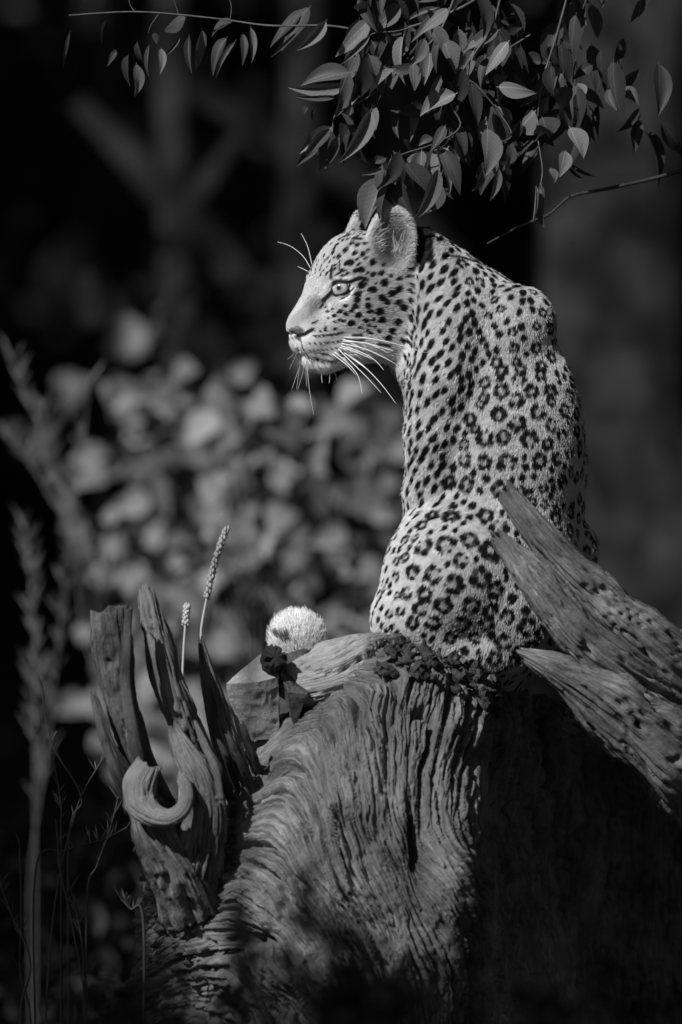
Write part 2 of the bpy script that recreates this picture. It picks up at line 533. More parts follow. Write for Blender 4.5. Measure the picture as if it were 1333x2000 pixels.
# ------------------------------------------------------------------ limbs and splinters
def limb(name, pts, hw, ht, mat, seed=0, groove=0.12, ng=9, jag=0.0, N=56, n=110, parent=log_root, flat=2.0, tipjag=1.0, label=None):
    """broken limb: pts (u, v, y[m]); hw half width across the picture, ht half depth (photo pixels); splintered start"""
    W = np.array([at(*p) for p in pts])
    Pc, (a, b) = resample(W, n, [np.array(hw) * S, np.array(ht) * S])
    T = np.gradient(Pc, axis=0); T /= np.linalg.norm(T, axis=1)[:, None] + 1e-9
    A = np.cross(T, np.array([0, 1.0, 0])); A /= np.linalg.norm(A, axis=1)[:, None] + 1e-9
    B = np.cross(A, T)
    t = np.linspace(0, 2 * np.pi, N, endpoint=False)
    ct, st = np.cos(t), np.sin(t)
    cx = np.sign(ct) * np.abs(ct) ** (2 / flat); cy = np.sign(st) * np.abs(st) ** (2 / flat)
    L = np.concatenate([[0], np.cumsum(np.linalg.norm(np.diff(Pc, axis=0), axis=1))])
    ang = np.arange(N) / N * ng
    # periodic angular noise
    tw = 0.25 * noise3(L[:, None] * 9, 0, 3, seed)
    def per(freq, al, sd):
        x = np.cos(t)[None] * freq + tw * 3; y = np.sin(t)[None] * freq + tw
        return noise3(x, y, L[:, None] * al, sd)
    g1 = 1 - 2 * np.abs(per(ng / 3.2, 7, seed + 1))
    g2 = 1 - 2 * np.abs(per(ng / 1.3, 12, seed + 2))
    lump = per(0.9, 14, seed + 3)
    rad = 1 + groove * (lump * 0.9 - 1.3 * sstep(0.72, 0.98, g1) - 0.6 * sstep(0.6, 1, g2)) + groove * 0.12 * per(5, 45, seed + 9) + groove * 0.36 * per(13, 9, seed + 10) + groove * 0.2 * per(24, 14, seed + 12) + groove * 0.05 * per(11, 130, seed + 11)
    V = Pc[:, None] + (a[:, None] * cx[None] * rad)[..., None] * A[:, None] + (b[:, None] * cy[None] * rad)[..., None] * B[:, None]
    if jag:
        j = (noise3(np.cos(t) * 2.2, np.sin(t) * 2.2, seed, seed + 5) + 0.6 * noise3(np.cos(t) * 5, np.sin(t) * 5, seed, seed + 6)) * jag * S
        fall = np.clip(1 - L / (L[-1] * 0.35), 0, 1) ** 1.5
        V = V - (j[None, :] * fall[:, None])[..., None] * T[:1][None]
    Vf = V.reshape(-1, 3)
    F = [tuple(f) for f in grid_faces(n, N, True)]
    c0 = V[0].mean(0) + T[0] * 0.25 * a[0]; c1_ = V[-1].mean(0)
    Vf = np.concatenate([Vf, [c0, c1_]])
    k = len(Vf) - 2
    for i in range(N):
        F.append((k, (i + 1) % N, i))
        F.append((k + 1, (n - 1) * N + i, (n - 1) * N + (i + 1) % N))
    me = mesh_np(name, Vf, F, True, parent)
    per_u = np.repeat(np.stack([np.cos(t) * ng / 1.6, np.sin(t) * ng / 1.6], -1)[None], n, 0)
    gr = np.stack([per_u[..., 0] * 1.0, np.repeat(L[:, None] * 75, N, 1) + per_u[..., 0] * 0.5, per_u[..., 1] * 1.0], -1).reshape(-1, 3)
    set_grain(me, np.concatenate([gr, [[0, 0, 0], [0, 0, 0]]]))
    o = link(name, me, mat, parent)
    if label: o['label'] = label
    return o

def chunk(name, pts, mat, seed=0, amp=0.004, cuts=5, parent=log_root, freq=45):
    bm = bmesh.new()
    for p in pts: bm.verts.new(at(*p))
    r = bmesh.ops.convex_hull(bm, input=bm.verts)
    bmesh.ops.delete(bm, geom=[g for g in r.get('geom_interior', []) if isinstance(g, bmesh.types.BMVert)], context='VERTS')
    bmesh.ops.triangulate(bm, faces=bm.faces)
    for _ in range(cuts):
        long_e = [e for e in bm.edges if e.calc_length() > 0.006]
        if not long_e: break
        bmesh.ops.subdivide_edges(bm, edges=long_e, cuts=1, use_grid_fill=True)
        bmesh.ops.triangulate(bm, faces=bm.faces)
    bm.normal_update()
    V = np.array([v.co for v in bm.verts]); Nv = np.array([v.normal for v in bm.verts])
    d = amp * (fbm(V[:, 0] * freq, V[:, 1] * freq, V[:, 2] * freq, 3, seed) + 0.35 * (1 - 2 * np.abs(noise3(V[:, 0] * 90, V[:, 1] * 60, V[:, 2] * 45, seed + 1))))
    V = V + Nv * d[:, None]
    F = [tuple(v.index for v in f.verts) for f in bm.faces]
    bm.free()
    me = mesh_np(name, V, F, False, parent)
    set_grain(me, V * np.array([160, 160, 100]))
    return link(name, me, mat, parent)

# right: long splintered limbs that rise out of the frame's right side
limb('splintered_limb', [(992, 972, -0.30), (1040, 1030, -0.29), (1110, 1110, -0.27), (1200, 1195, -0.24), (1290, 1275, -0.2), (1420, 1390, -0.08), (1560, 1500, 0.05)],
     [18, 31, 40, 48, 62, 80, 90], [14, 24, 34, 44, 60, 80, 90], M['wood_limb'], 3, 0.26, 15, 30, N=110, n=220, flat=2.4, label='upper splintered grey limb slanting across the leopard')
limb('splintered_limb', [(986, 1063, -0.335), (1030, 1120, -0.33), (1085, 1185, -0.31), (1150, 1255, -0.28), (1230, 1320, -0.23), (1360, 1420, -0.1), (1500, 1520, 0.05)],
     [12, 34, 40, 42, 52, 70, 80], [10, 22, 30, 40, 52, 70, 80], M['wood_limb'], 8, 0.28, 15, 34, N=110, n=220, flat=2.4, label='second splintered limb lying against the upper one')
limb('splintered_limb', [(1036, 1284, -0.30), (1080, 1304, -0.30), (1150, 1345, -0.28), (1230, 1405, -0.25), (1320, 1480, -0.2), (1450, 1600, -0.05), (1570, 1720, 0.05)],
     [16, 34, 52, 72, 88, 96, 100], [12, 26, 44, 62, 80, 90, 90], M['wood_limb'], 14, 0.24, 17, 28, N=120, n=220, flat=2.3, label='thick lower splintered limb running into the dark')
limb('limb_base', [(1400, 1330, -0.05), (1520, 1450, 0.08), (1640, 1700, 0.2), (1660, 2100, 0.25), (1660, 2380, 0.25)],
     [60, 120, 150, 170, 180], [60, 110, 140, 160, 170], M['wood_limb'], 17, 0.12, 12, 10)

# left: broken upright splinters, hook and stump of roots
limb('broken_post', [(214, 1192, -0.34), (220, 1260, -0.34), (232, 1350, -0.33), (252, 1430, -0.32), (285, 1520, -0.28), (340, 1620, -0.2)],
     [42, 40, 34, 28, 28, 30], [24, 26, 26, 26, 30, 34], M['wood'], 23, 0.26, 13, 12, N=80, n=160, flat=2.8, label='wide flat-topped broken post of dead wood')
limb('wood_strip', [(252, 1190, -0.375), (248, 1270, -0.38), (246, 1340, -0.37), (258, 1420, -0.36), (278, 1500, -0.33)],
     [8, 9, 12, 13, 12], [9, 9, 10, 11, 12], M['wood'], 27, 0.12, 6, 5, N=24, n=60)
limb('broken_spike', [(288, 1153, -0.30), (298, 1205, -0.30), (318, 1280, -0.29), (342, 1370, -0.27), (368, 1440, -0.24), (400, 1530, -0.2)],
     [14, 22, 31, 33, 30, 36], [12, 18, 24, 28, 30, 34], M['wood_pale'], 31, 0.3, 13, 16, N=80, n=160, flat=2.5, label='pale broken spike with a square-cut tip')
limb('broken_spike', [(392, 1250, -0.2), (402, 1300, -0.2), (418, 1360, -0.19), (440, 1440, -0.17), (470, 1520, -0.15)],
     [5, 11, 17, 24, 30], [5, 10, 16, 20, 26], M['wood'], 33, 0.28, 9, 8, N=48, n=70)
limb('broken_spike', [(183, 1357, -0.36), (196, 1400, -0.36), (216, 1460, -0.35), (240, 1515, -0.33), (275, 1580, -0.28)],
     [5, 11, 14, 18, 24], [5, 9, 12, 16, 24], M['wood'], 35, 0.32, 9, 12, N=48, n=70)
limb('twisted_root', [(340, 1425, -0.33), (358, 1465, -0.34), (388, 1520, -0.345), (402, 1580, -0.34), (396, 1650, -0.32), (380, 1730, -0.27)],
     [9, 25, 33, 37, 42, 50], [8, 20, 28, 32, 36, 40], M['wood'], 37, 0.22, 12, 14, N=80, n=140)
limb('hooked_root', [(288, 1496, -0.36), (272, 1530, -0.372), (275, 1568, -0.378), (300, 1592, -0.385), (330, 1598, -0.392), (356, 1582, -0.396), (366, 1552, -0.39), (357, 1522, -0.38), (350, 1513, -0.376)],
     [24, 31, 31, 23, 18, 16, 14, 11, 4], [16, 22, 24, 20, 17, 14, 13, 11, 4], M['wood_pale'], 41, 0.10, 5, 10, N=64, n=120, label='smooth hook-shaped root stub curling upwards')
limb('root_burl', [(250, 1500, -0.28), (275, 1570, -0.31), (310, 1640, -0.32), (350, 1700, -0.30), (390, 1780, -0.26)],
     [10, 30, 48, 60, 60], [12, 30, 40, 46, 40], M['wood'], 43, 0.3, 13, 10, N=90, n=140)
limb('wood_strip', [(382, 1410, -0.36), (398, 1450, -0.365), (420, 1500, -0.37), (430, 1550, -0.37), (427, 1562, -0.375)],
     [3, 8, 8, 7, 10], [4, 7, 7, 6, 8], M['wood'], 45, 0.1, 6, 4, N=20, n=50)
for k, (u0, v0, u1, v1, hh) in enumerate([(446, 1434, 470, 1500, 9), (430, 1450, 452, 1505, 7), (472, 1412, 492, 1480, 8), (462, 1470, 486, 1525, 10), (415, 1475, 440, 1530, 8), (486, 1452, 505, 1500, 7)]):
    limb('splinter', [(u0, v0, -0.30), ((u0 + u1) / 2 + 2, (v0 + v1) / 2, -0.29), (u1, v1, -0.26), (u1 + 18, v1 + 50, -0.2)],
         [hh * 0.6, hh, hh * 1.1, hh], [hh * 0.5, hh * 0.8, hh, hh], M['wood'], 50 + k, 0.2, 7, 9, N=24, n=40)
# pale slabs on the crest, with the dark notch between them
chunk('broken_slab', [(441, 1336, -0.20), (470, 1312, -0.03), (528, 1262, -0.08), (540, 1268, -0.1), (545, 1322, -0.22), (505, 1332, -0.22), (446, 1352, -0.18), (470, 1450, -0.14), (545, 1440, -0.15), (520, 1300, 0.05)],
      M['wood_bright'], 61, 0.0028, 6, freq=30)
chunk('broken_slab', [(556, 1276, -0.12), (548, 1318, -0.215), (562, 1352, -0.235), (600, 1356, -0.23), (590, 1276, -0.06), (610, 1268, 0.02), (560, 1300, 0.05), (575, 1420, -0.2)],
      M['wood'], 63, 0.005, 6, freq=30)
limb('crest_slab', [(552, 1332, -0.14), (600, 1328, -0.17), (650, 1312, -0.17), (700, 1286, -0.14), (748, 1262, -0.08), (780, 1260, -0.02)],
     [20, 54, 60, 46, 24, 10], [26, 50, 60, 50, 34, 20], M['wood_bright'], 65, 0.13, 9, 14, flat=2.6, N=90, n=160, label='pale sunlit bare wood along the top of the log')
limb('notch_shade', [(536, 1282, -0.235), (534, 1290, -0.20), (532, 1300, -0.15), (530, 1312, -0.1)], [23, 25, 22, 16], [20, 24, 20, 14], M['wood_dark'], 67, 0.25, 9, 12, N=48, n=40)  # solid dark piece: its tone paints the shade inside the notch
sub_ = LOGP[::4, ::4]
log_bvh = BVHTree.FromPolygons([tuple(p_) for p_ in sub_.reshape(-1, 3)], [tuple(int(i_) for i_ in f_) for f_ in grid_faces(sub_.shape[0], sub_.shape[1])])
def log_front(u, v):
    p_ = at(u, v, 0.0)
    r_ = log_bvh.ray_cast(Vector((p_.x, -1.5, p_.z)), Vector((0, 1, 0)))
    return r_[0].y if r_[0] is not None else None
for k in range(130):
    u = 735 + 240 * rng.random(); vv0 = float(np.interp(u, [740, 790, 850, 930, 980], [1243, 1236, 1252, 1296, 1326]))
    vv0 += 4 + 70 * rng.random() ** 1.6
    w0 = 5 + 18 * rng.random() ** 2; hh = 4 + 12 * rng.random() ** 1.5
    yy = log_front(u, vv0 + 6)
    if yy is None: continue
    tilt = rng.normal(0.5, 0.5)
    pts = []
    for _ in range(10):
        a = rng.random() * 6.28; q_ = 0.55 + 0.6 * rng.random()
        du_, dv_ = w0 * math.cos(a) * q_, hh * math.sin(a) * q_
        pts.append((u + du_ * math.cos(tilt) - dv_ * math.sin(tilt), vv0 + du_ * math.sin(tilt) + dv_ * math.cos(tilt), yy + 0.034 * (rng.random() - 0.62)))
    chunk('bark_flake', pts, M['wood_dark'] if k % 4 else M['wood'], 70 + k, 0.006, 3, freq=90)
# ------------------------------------------------------------------ leopard
# modelled as one signed distance field in photograph pixels (u right, v down, y away), then meshed
VOX = 2.4
u_ax = np.arange(520, 1215, VOX, dtype=np.float32)
v_ax = np.arange(375, 1365, VOX, dtype=np.float32)
y_ax = np.arange(-185, 345, VOX, dtype=np.float32)
D = np.full((len(u_ax), len(v_ax), len(y_ax)), 60.0, np.float32)

def sub(lo, hi):
    s = []
    for ax, a, b in zip((u_ax, v_ax, y_ax), lo, hi):
        i = max(int(np.searchsorted(ax, a)) - 1, 0); j = min(int(np.searchsorted(ax, b)) + 1, len(ax))
        s.append(slice(i, j))
    return tuple(s), u_ax[s[0]][:, None, None], v_ax[s[1]][None, :, None], y_ax[s[2]][None, None, :]

def smin(a, b, k):
    h = np.clip(0.5 + 0.5 * (b - a) / k, 0, 1)
    return b * (1 - h) + a * h - k * h * (1 - h)

def smax(a, b, k):
    return -smin(-a, -b, k)

def cone_d(u, v, y, p, q, r0, r1, sy=1.0):
    p = np.array(p, np.float32); q = np.array(q, np.float32); d = q - p
    L2 = float((d * d).sum())
    t = np.clip(((u - p[0]) * d[0] + (v - p[1]) * d[1] + (y - p[2]) * d[2]) / L2, 0, 1)
    return np.sqrt((u - p[0] - t * d[0]) ** 2 + (v - p[1] - t * d[1]) ** 2 + ((y - p[2] - t * d[2]) / sy) ** 2) - (r0 + (r1 - r0) * t)

def add_cone(p, q, r0, r1, k=20, sy=1.0):
    m = max(r0, r1) * max(sy, 1) + 2 * k + 6
    lo = [min(a, b) - m for a, b in zip(p, q)]; hi = [max(a, b) + m for a, b in zip(p, q)]
    s, u, v, y = sub(lo, hi)
    D[s] = smin(D[s], cone_d(u, v, y, p, q, r0, r1, sy), k)

def chain(pts, rs, k=16):
    for i in range(len(pts) - 1):
        add_cone(pts[i], pts[i + 1], rs[i], rs[i + 1], k)

def ell_d(u, v, y, c, r, rot=0.0):
    """ellipsoid, rotated by rot degrees in the picture plane"""
    ca, sa = math.cos(R(rot)), math.sin(R(rot))
    du, dv = u - c[0], v - c[1]
    a = (du * ca + dv * sa) / r[0]; b = (-du * sa + dv * ca) / r[1]; e = (y - c[2]) / r[2]
    k0 = np.sqrt(a * a + b * b + e * e) + 1e-6
    k1 = np.sqrt((a / r[0]) ** 2 + (b / r[1]) ** 2 + (e / r[2]) ** 2) + 1e-6
    return k0 * (k0 - 1) / k1

def add_ell(c, r, k=20, rot=0.0):
    m = max(r) + 2 * k + 6
    s, u, v, y = sub([x - m for x in c], [x + m for x in c])
    D[s] = smin(D[s], ell_d(u, v, y, c, r, rot), k)

# torso: rows of ellipses that follow the outline of neck, chest and back
rows = np.array([  # v, left, right, half depth, depth centre
    (446, 815, 836, 22, 40), (470, 806, 880, 52, 42), (500, 800, 921, 72, 46), (530, 796, 968, 90, 50), (555, 793, 1008, 102, 54),
    (590, 788, 1046, 116, 58), (625, 785, 1074, 126, 60), (660, 782, 1084, 132, 60), (700, 784, 1100, 136, 60), (740, 788, 1118, 140, 60),
    (800, 793, 1136, 144, 60), (860, 798, 1146, 148, 60), (920, 806, 1148, 152, 60), (970, 815, 1144, 154, 60), (1020, 824, 1140, 156, 60),
    (1080, 828, 1140, 158, 60), (1140, 828, 1135, 158, 60), (1200, 828, 1118, 156, 60), (1260, 830, 1090, 150, 60), (1310, 850, 1050, 130, 60), (1345, 880, 1020, 100, 60)], float)
s, u, v, y = sub((700, 420, -150), (1215, 1364, 290))
vv_ = np.clip(v, 446, 1345)
rl, rr, rb, rc = [np.interp(vv_, rows[:, 0], rows[:, k]).astype(np.float32) for k in (1, 2, 3, 4)]
def smv(a):
    f = a.ravel(); k = np.ones(17) / 17
    return np.convolve(np.pad(f, 8, mode='edge'), k, 'valid').astype(np.float32)[None, :, None]
rl, rr, rb, rc = smv(rl), smv(rr), smv(rb), smv(rc)
a_ = (rr - rl) / 2
e0 = (u - (rl + rr) / 2) / a_; e1 = (y - rc) / rb
k0 = np.sqrt(e0 * e0 + e1 * e1) + 1e-6
k1 = np.sqrt((e0 / a_) ** 2 + (e1 / rb) ** 2) + 1e-6
dt = k0 * (k0 - 1) / k1
ov = np.abs(v - vv_)
D[s] = smin(D[s], np.where(ov > 0, np.sqrt(np.maximum(dt, 0) ** 2 + ov ** 2), dt), 6)
# carve the crease behind the near foreleg, then the muscles
add_ell((1010, 850, -22), (118, 190, 84), 45, 8)              # rib cage
add_ell((1000, 650, -22), (80, 95, 72), 26, 25)               # near shoulder blade
add_ell((1044, 634, 60), (42, 46, 60), 20, 30)                # far shoulder blade
chain([(890, 640, -12), (872, 740, -28), (852, 850, -28), (840, 960, -16)], [84, 76, 58, 46], 16)     # upper arm
chain([(836, 960, -10), (825, 1100, 40), (800, 1270, 60), (760, 1300, 60)], [44, 36, 30, 30], 14)     # near foreleg, behind the haunch
chain([(870, 780, 150), (850, 1000, 160), (830, 1280, 160), (790, 1300, 160)], [56, 42, 32, 30], 14)  # far foreleg
chain([(965, 1085, 0), (890, 1130, -30), (804, 1205, -50)], [138, 124, 78], 44)                     # near thigh and knee
add_ell((880, 1120, -48), (126, 136, 84), 30, 12)
chain([(802, 1210, -60), (900, 1290, -40), (830, 1330, -60)], [70, 56, 36], 18)                      # shank and hind foot
add_ell((1005, 1190, -40), (92, 100, 84), 40)
chain([(1010, 1100, 150), (860, 1240, 190)], [120, 70], 20)                                          # far thigh
add_ell((1118, 1078, 60), (52, 62, 56), 14, 10)                                                      # hip and root of the tail
add_ell((930, 1275, 10), (150, 62, 120), 20)
# tail, lying behind the log's crest with its white tip turned up
chain([(1120, 1130, 150), (1090, 1240, 240), (980, 1300, 290), (820, 1316, 290), (690, 1322, 230), (625, 1318, 150), (590, 1292, 90), (580, 1252, 76)],
      [40, 30, 27, 27, 27, 28, 32, 32], 10)

# head, in its own frame: F forward, U up, Sd to the leopard's left
HU, HV, HY, YAW = 690.0, 590.0, 10.0, R(28)
cy_, sy_ = math.cos(YAW), math.sin(YAW)
def hp(F, U, Sd):
    """head frame -> picture pixels + depth"""
    return (HU - F * cy_ + Sd * sy_, HV - U, HY - F * sy_ - Sd * cy_)
hs, u, v, y = sub((520, 376, -175), (880, 790, 200))
du, dy = u - HU, y - HY
Fh = -(du * cy_ + dy * sy_); Sh = du * sy_ - dy * cy_; Uh = (HV - v) + 0 * u
Sa = np.sqrt(Sh * Sh + 1.0)       # symmetric
def hell(c, r, rot=0.0, sym=True):
    ca, sa = math.cos(R(rot)), math.sin(R(rot))
    df, dU = Fh - c[0], Uh - c[1]
    a = (df * ca + dU * sa) / r[0]; b = (-df * sa + dU * ca) / r[1]; e = ((Sa if sym else Sh) - c[2]) / r[2]
    k0 = np.sqrt(a * a + b * b + e * e) + 1e-6
    k1 = np.sqrt((a / r[0]) ** 2 + (b / r[1]) ** 2 + (e / r[2]) ** 2) + 1e-6
    return k0 * (k0 - 1) / k1
def hcone(p, q, r0, r1, fs=1.0, sym=True):
    p = np.array(p, np.float32); q = np.array(q, np.float32); d = q - p
    Sx = Sa if sym else Sh
    t = np.clip(((Fh - p[0]) * d[0] + (Uh - p[1]) * d[1] + (Sx - p[2]) * d[2]) / float((d * d).sum()), 0, 1)
    return np.sqrt((Fh - p[0] - t * d[0]) ** 2 + (Uh - p[1] - t * d[1]) ** 2 + ((Sx - p[2] - t * d[2]) / fs) ** 2) - (r0 + (r1 - r0) * t)
H = hell((-12, 50, 0), (90, 88, 82))                                   # skull
H = smin(H, hell((-20, -15, 38), (78, 70, 50), 0), 26)               # cheeks
H = smin(H, hell((30, -18, 42), (42, 34, 28), -10), 18)              # cheek bone
H = smin(H, hcone((26, 52, 0), (72, 26, 0), 44, 24, 1.3), 24)       # forehead to stop
H = smin(H, hcone((76, 22, 0), (119, -36, 0), 22, 19, 1.3), 18)     # bridge of the nose
H = smin(H, hell((58, 47, 37), (25, 19, 18), -25), 14)               # brows
H = smin(H, hcone((30, -48, 0), (96, -62, 0), 58, 40, 1.05), 22)     # muzzle
H = smin(H, hell((85, -78, 20), (42, 31, 25), -4), 12)               # whisker pads
H = smin(H, hell((128, -50, 0), (14, 17, 21), -20), 9)               # nose
H = smin(H, hell((127, -58, 12), (12, 9, 9), 0), 6)
H = smin(H, hell((70, -114, 0), (37, 21, 29), 4), 9)                 # chin
H = smin(H, hcone((60, -104, 16), (-40, -70, 42), 24, 44), 22)       # jaw
# mouth line, philtrum and nostrils
for p, q in [((116, -90, 3), (104, -103, 14)), ((104, -103, 14), (78, -109, 31)), ((78, -109, 31), (50, -105, 42)), ((50, -105, 42), (30, -98, 47))]:
    H = smax(H, -hcone(p, q, 3.2, 3.2), 4)
H = smax(H, -hcone((133, -74, 0), (116, -92, 0), 3.0, 3.0), 4)
H = smax(H, -hcone((137, -64, 9), (124, -57, 21), 4.0, 3.5), 4)
# eye sockets and lids
EYE_F, EYE_U, EYE_S, EYE_R = 50.0, 25.0, 47.0, 20.0
H = smax(H, -hell((EYE_F + 5, EYE_U - 1, EYE_S + 6), (20, 13, 20), 0), 6)
H = smin(H, hcone((EYE_F + 17, EYE_U + 8, EYE_S - 8), (EYE_F + 9, EYE_U + 15, EYE_S + 6), 5, 6), 5)
H = smin(H, hcone((EYE_F + 9, EYE_U + 15, EYE_S + 6), (EYE_F - 9, EYE_U + 9, EYE_S + 16), 6, 5), 5)
H = smin(H, hcone((EYE_F + 18, EYE_U - 3, EYE_S - 6), (EYE_F + 6, EYE_U - 14, EYE_S + 8), 4, 4.5), 5)
H = smin(H, hcone((EYE_F + 6, EYE_U - 14, EYE_S + 8), (EYE_F - 10, EYE_U + 3, EYE_S + 17), 4.5, 4), 5)
# ears: cups that open forwards and outwards
en = np.array([0.56, 0.10, 0.82]); en /= np.linalg.norm(en)
eup = np.array([-0.10, 0.97, 0.10]); eup -= en * (eup @ en); eup /= np.linalg.norm(eup)
esd = np.cross(eup, en)
ear_c = np.array([-47.0, 112.0, 66.0])
def ear_ell(c, r):
    d0, d1, d2 = Fh - c[0], Uh - c[1], Sa - c[2]
    a = (d0 * esd[0] + d1 * esd[1] + d2 * esd[2]) / r[0]
    b = (d0 * eup[0] + d1 * eup[1] + d2 * eup[2]) / r[1]
    e = (d0 * en[0] + d1 * en[1] + d2 * en[2]) / r[2]
    k0 = np.sqrt(a * a + b * b + e * e) + 1e-6
    k1 = np.sqrt((a / r[0]) ** 2 + (b / r[1]) ** 2 + (e / r[2]) ** 2) + 1e-6
    return k0 * (k0 - 1) / k1
E = ear_ell(ear_c, (49, 74, 27))
E = smax(E, -ear_ell(ear_c + en * 17 + eup * 3, (39, 62, 25)), 5)
E = smax(E, ((Fh - ear_c[0]) * en[0] + (Uh - ear_c[1]) * en[1] + (Sa - ear_c[2]) * en[2]) - 9, 6)
H = smin(H, E, 9)
D[hs] = smin(D[hs], H, 8)
# neck between skull and shoulders
add_cone((762, 560, 36), (900, 640, 58), 84, 118, 26)
add_cone((770, 640, 20), (870, 740, 20), 52, 74, 24)

def surface_nets(D):
    inside = D < 0
    nx, ny, nz = D.shape
    cnt = np.zeros((nx - 1, ny - 1, nz - 1), np.int8)
    for a in (0, 1):
        for b in (0, 1):
            for c in (0, 1):
                cnt += inside[a:nx - 1 + a, b:ny - 1 + b, c:nz - 1 + c]
    act = (cnt > 0) & (cnt < 8)
    I, J, K = np.nonzero(act)
    idx = np.full(act.shape, -1, np.int32); idx[I, J, K] = np.arange(len(I))
    acc = np.zeros((len(I), 3)); num = np.zeros(len(I))
    corners = [(a, b, c) for a in (0, 1) for b in (0, 1) for c in (0, 1)]
    for p in corners:
        for ax in range(3):
            if p[ax] == 1: continue
            q = list(p); q[ax] = 1
            d0 = D[I + p[0], J + p[1], K + p[2]]; d1 = D[I + q[0], J + q[1], K + q[2]]
            x = (d0 < 0) != (d1 < 0)
            t = d0 / np.where(np.abs(d0 - d1) < 1e-9, 1, d0 - d1)
            pos = np.tile(np.array(p, float), (len(I), 1)); pos[:, ax] += t
            acc[x] += pos[x]; num[x] += 1
    V = np.stack([I, J, K], 1) + acc / np.maximum(num, 1)[:, None]
    quads = []
    for ax in range(3):
        s0 = [slice(None)] * 3; s1 = [slice(None)] * 3
        s0[ax] = slice(0, -1); s1[ax] = slice(1, None)
        a, b = inside[tuple(s0)], inside[tuple(s1)]
        o1, o2 = [(1, 2), (2, 0), (0, 1)][ax]
        e = np.argwhere(a != b)
        e = e[(e[:, o1] > 0) & (e[:, o2] > 0) & (e[:, o1] < D.shape[o1] - 1) & (e[:, o2] < D.shape[o2] - 1)]
        flip = a[e[:, 0], e[:, 1], e[:, 2]]
        def cell(d1, d2):
            c = e.copy(); c[:, o1] -= d1; c[:, o2] -= d2
            return idx[c[:, 0], c[:, 1], c[:, 2]]
        q = np.stack([cell(1, 1), cell(0, 1), cell(0, 0), cell(1, 0)], 1)
        q[~flip] = q[~flip][:, ::-1]
        quads.append(q)
    return V, np.concatenate(quads)

SV, SF = surface_nets(D)
SF = SF[(SF >= 0).all(1)]
pxV = np.stack([u_ax[0] + SV[:, 0] * VOX, v_ax[0] + SV[:, 1] * VOX, y_ax[0] + SV[:, 2] * VOX], 1)
# light smoothing
def lap(V, F, it, lam=0.5):
    e = np.concatenate([F[:, [0, 1]], F[:, [1, 2]], F[:, [2, 3]], F[:, [3, 0]]])
    n = np.bincount(e.ravel(), minlength=len(V)).astype(float)
    for _ in range(it):
        acc = np.stack([np.bincount(e[:, 0], V[e[:, 1], k], len(V)) + np.bincount(e[:, 1], V[e[:, 0], k], len(V)) for k in range(3)], 1)
        V = V + lam * (acc / np.maximum(n, 1)[:, None] - V)
    return V
pxV = lap(pxV, SF, 3)
# keep the largest piece only is not needed: all primitives overlap

def px2w(P):
    P = np.asarray(P, float)
    return np.stack([(P[..., 0] - 666.5) * S, P[..., 1 + 1] * S, CAM_Z + (1000 - P[..., 1]) * S], -1)

SFw = SF[:, ::-1]                    # v axis is flipped in the world
leo = thing('leopard', tuple(px2w(np.array([930, 1300, 60]))), 'spotted leopard sitting upright on the weathered log, head turned to one side', 'leopard')
W = px2w(pxV)
body_me = mesh_np('body', W, SFw, True, leo)
nor = np.zeros(len(W) * 3, np.float32)
body_me.vertex_normals.foreach_get('vector', nor)
nor = nor.reshape(-1, 3).astype(float)
pxN = np.stack([nor[:, 0], -nor[:, 2], nor[:, 1]], 1)
# orientation check: normals should point outwards (away from the torso axis)
chk = ((pxN * (pxV - np.array([970, 850, 60]))).sum(1)[np.abs(pxV[:, 1] - 850) < 30]).mean()
if chk < 0:
    SFw = SF
    body_me = mesh_np('body', W, SFw, True, leo)
    body_me.vertex_normals.foreach_get('vector', (tmp := np.zeros(len(W) * 3, np.float32)))
    nor = tmp.reshape(-1, 3).astype(float)
    pxN = np.stack([nor[:, 0], -nor[:, 2], nor[:, 1]], 1)
bvh = BVHTree.FromPolygons([tuple(p) for p in pxV], [tuple(int(i) for i in f) for f in SF])

def hit(u, v):
    r = bvh.ray_cast(Vector((u, v, -400)), Vector((0, 0, 1)))
    return np.array(r[0]) if r[0] is not None else None

# ---- coat pattern: stamps on the skin. each: centre, normal, direction along the fur, radius, length ratio, kind, strength
stamps = []
def flow_at(P):
    """direction the fur lies in, in pixel space, for points P (n,3)"""
    P = np.atleast_2d(P)
    F_ = -((P[:, 0] - HU) * cy_ + (P[:, 2] - HY) * sy_); U_ = HV - P[:, 1]; S_ = (P[:, 0] - HU) * sy_ - (P[:, 2] - HY) * cy_
    nose = np.array(hp(140, -40, 0))
    head = P - nose; head /= np.linalg.norm(head, axis=1)[:, None] + 1e-6
    wh = sstep(860, 760, P[:, 0]) * sstep(760, 700, P[:, 1] + 0 * P[:, 0])
    body = np.stack([-0.25 - 0.35 * sstep(950, 850, P[:, 0]) * sstep(1000, 900, P[:, 1]) + 0.25 * sstep(1000, 1100, P[:, 0]), 0.95 + 0 * P[:, 0], 0.1 + 0 * P[:, 0]], 1)
    lowl = sstep(960, 1010, P[:, 1]) * sstep(1000, 800, P[:, 0])
    body = body * (1 - lowl)[:, None] + lowl[:, None] * np.array([-0.55, 0.8, 0.0])
    tail = (P[:, 1] > 1180) & (P[:, 0] < 690)
    f = head * wh[:, None] + body * (1 - wh)[:, None]
    f[tail] = np.array([-0.15, -0.9, -0.2])
    return f / (np.linalg.norm(f, axis=1)[:, None] + 1e-6)

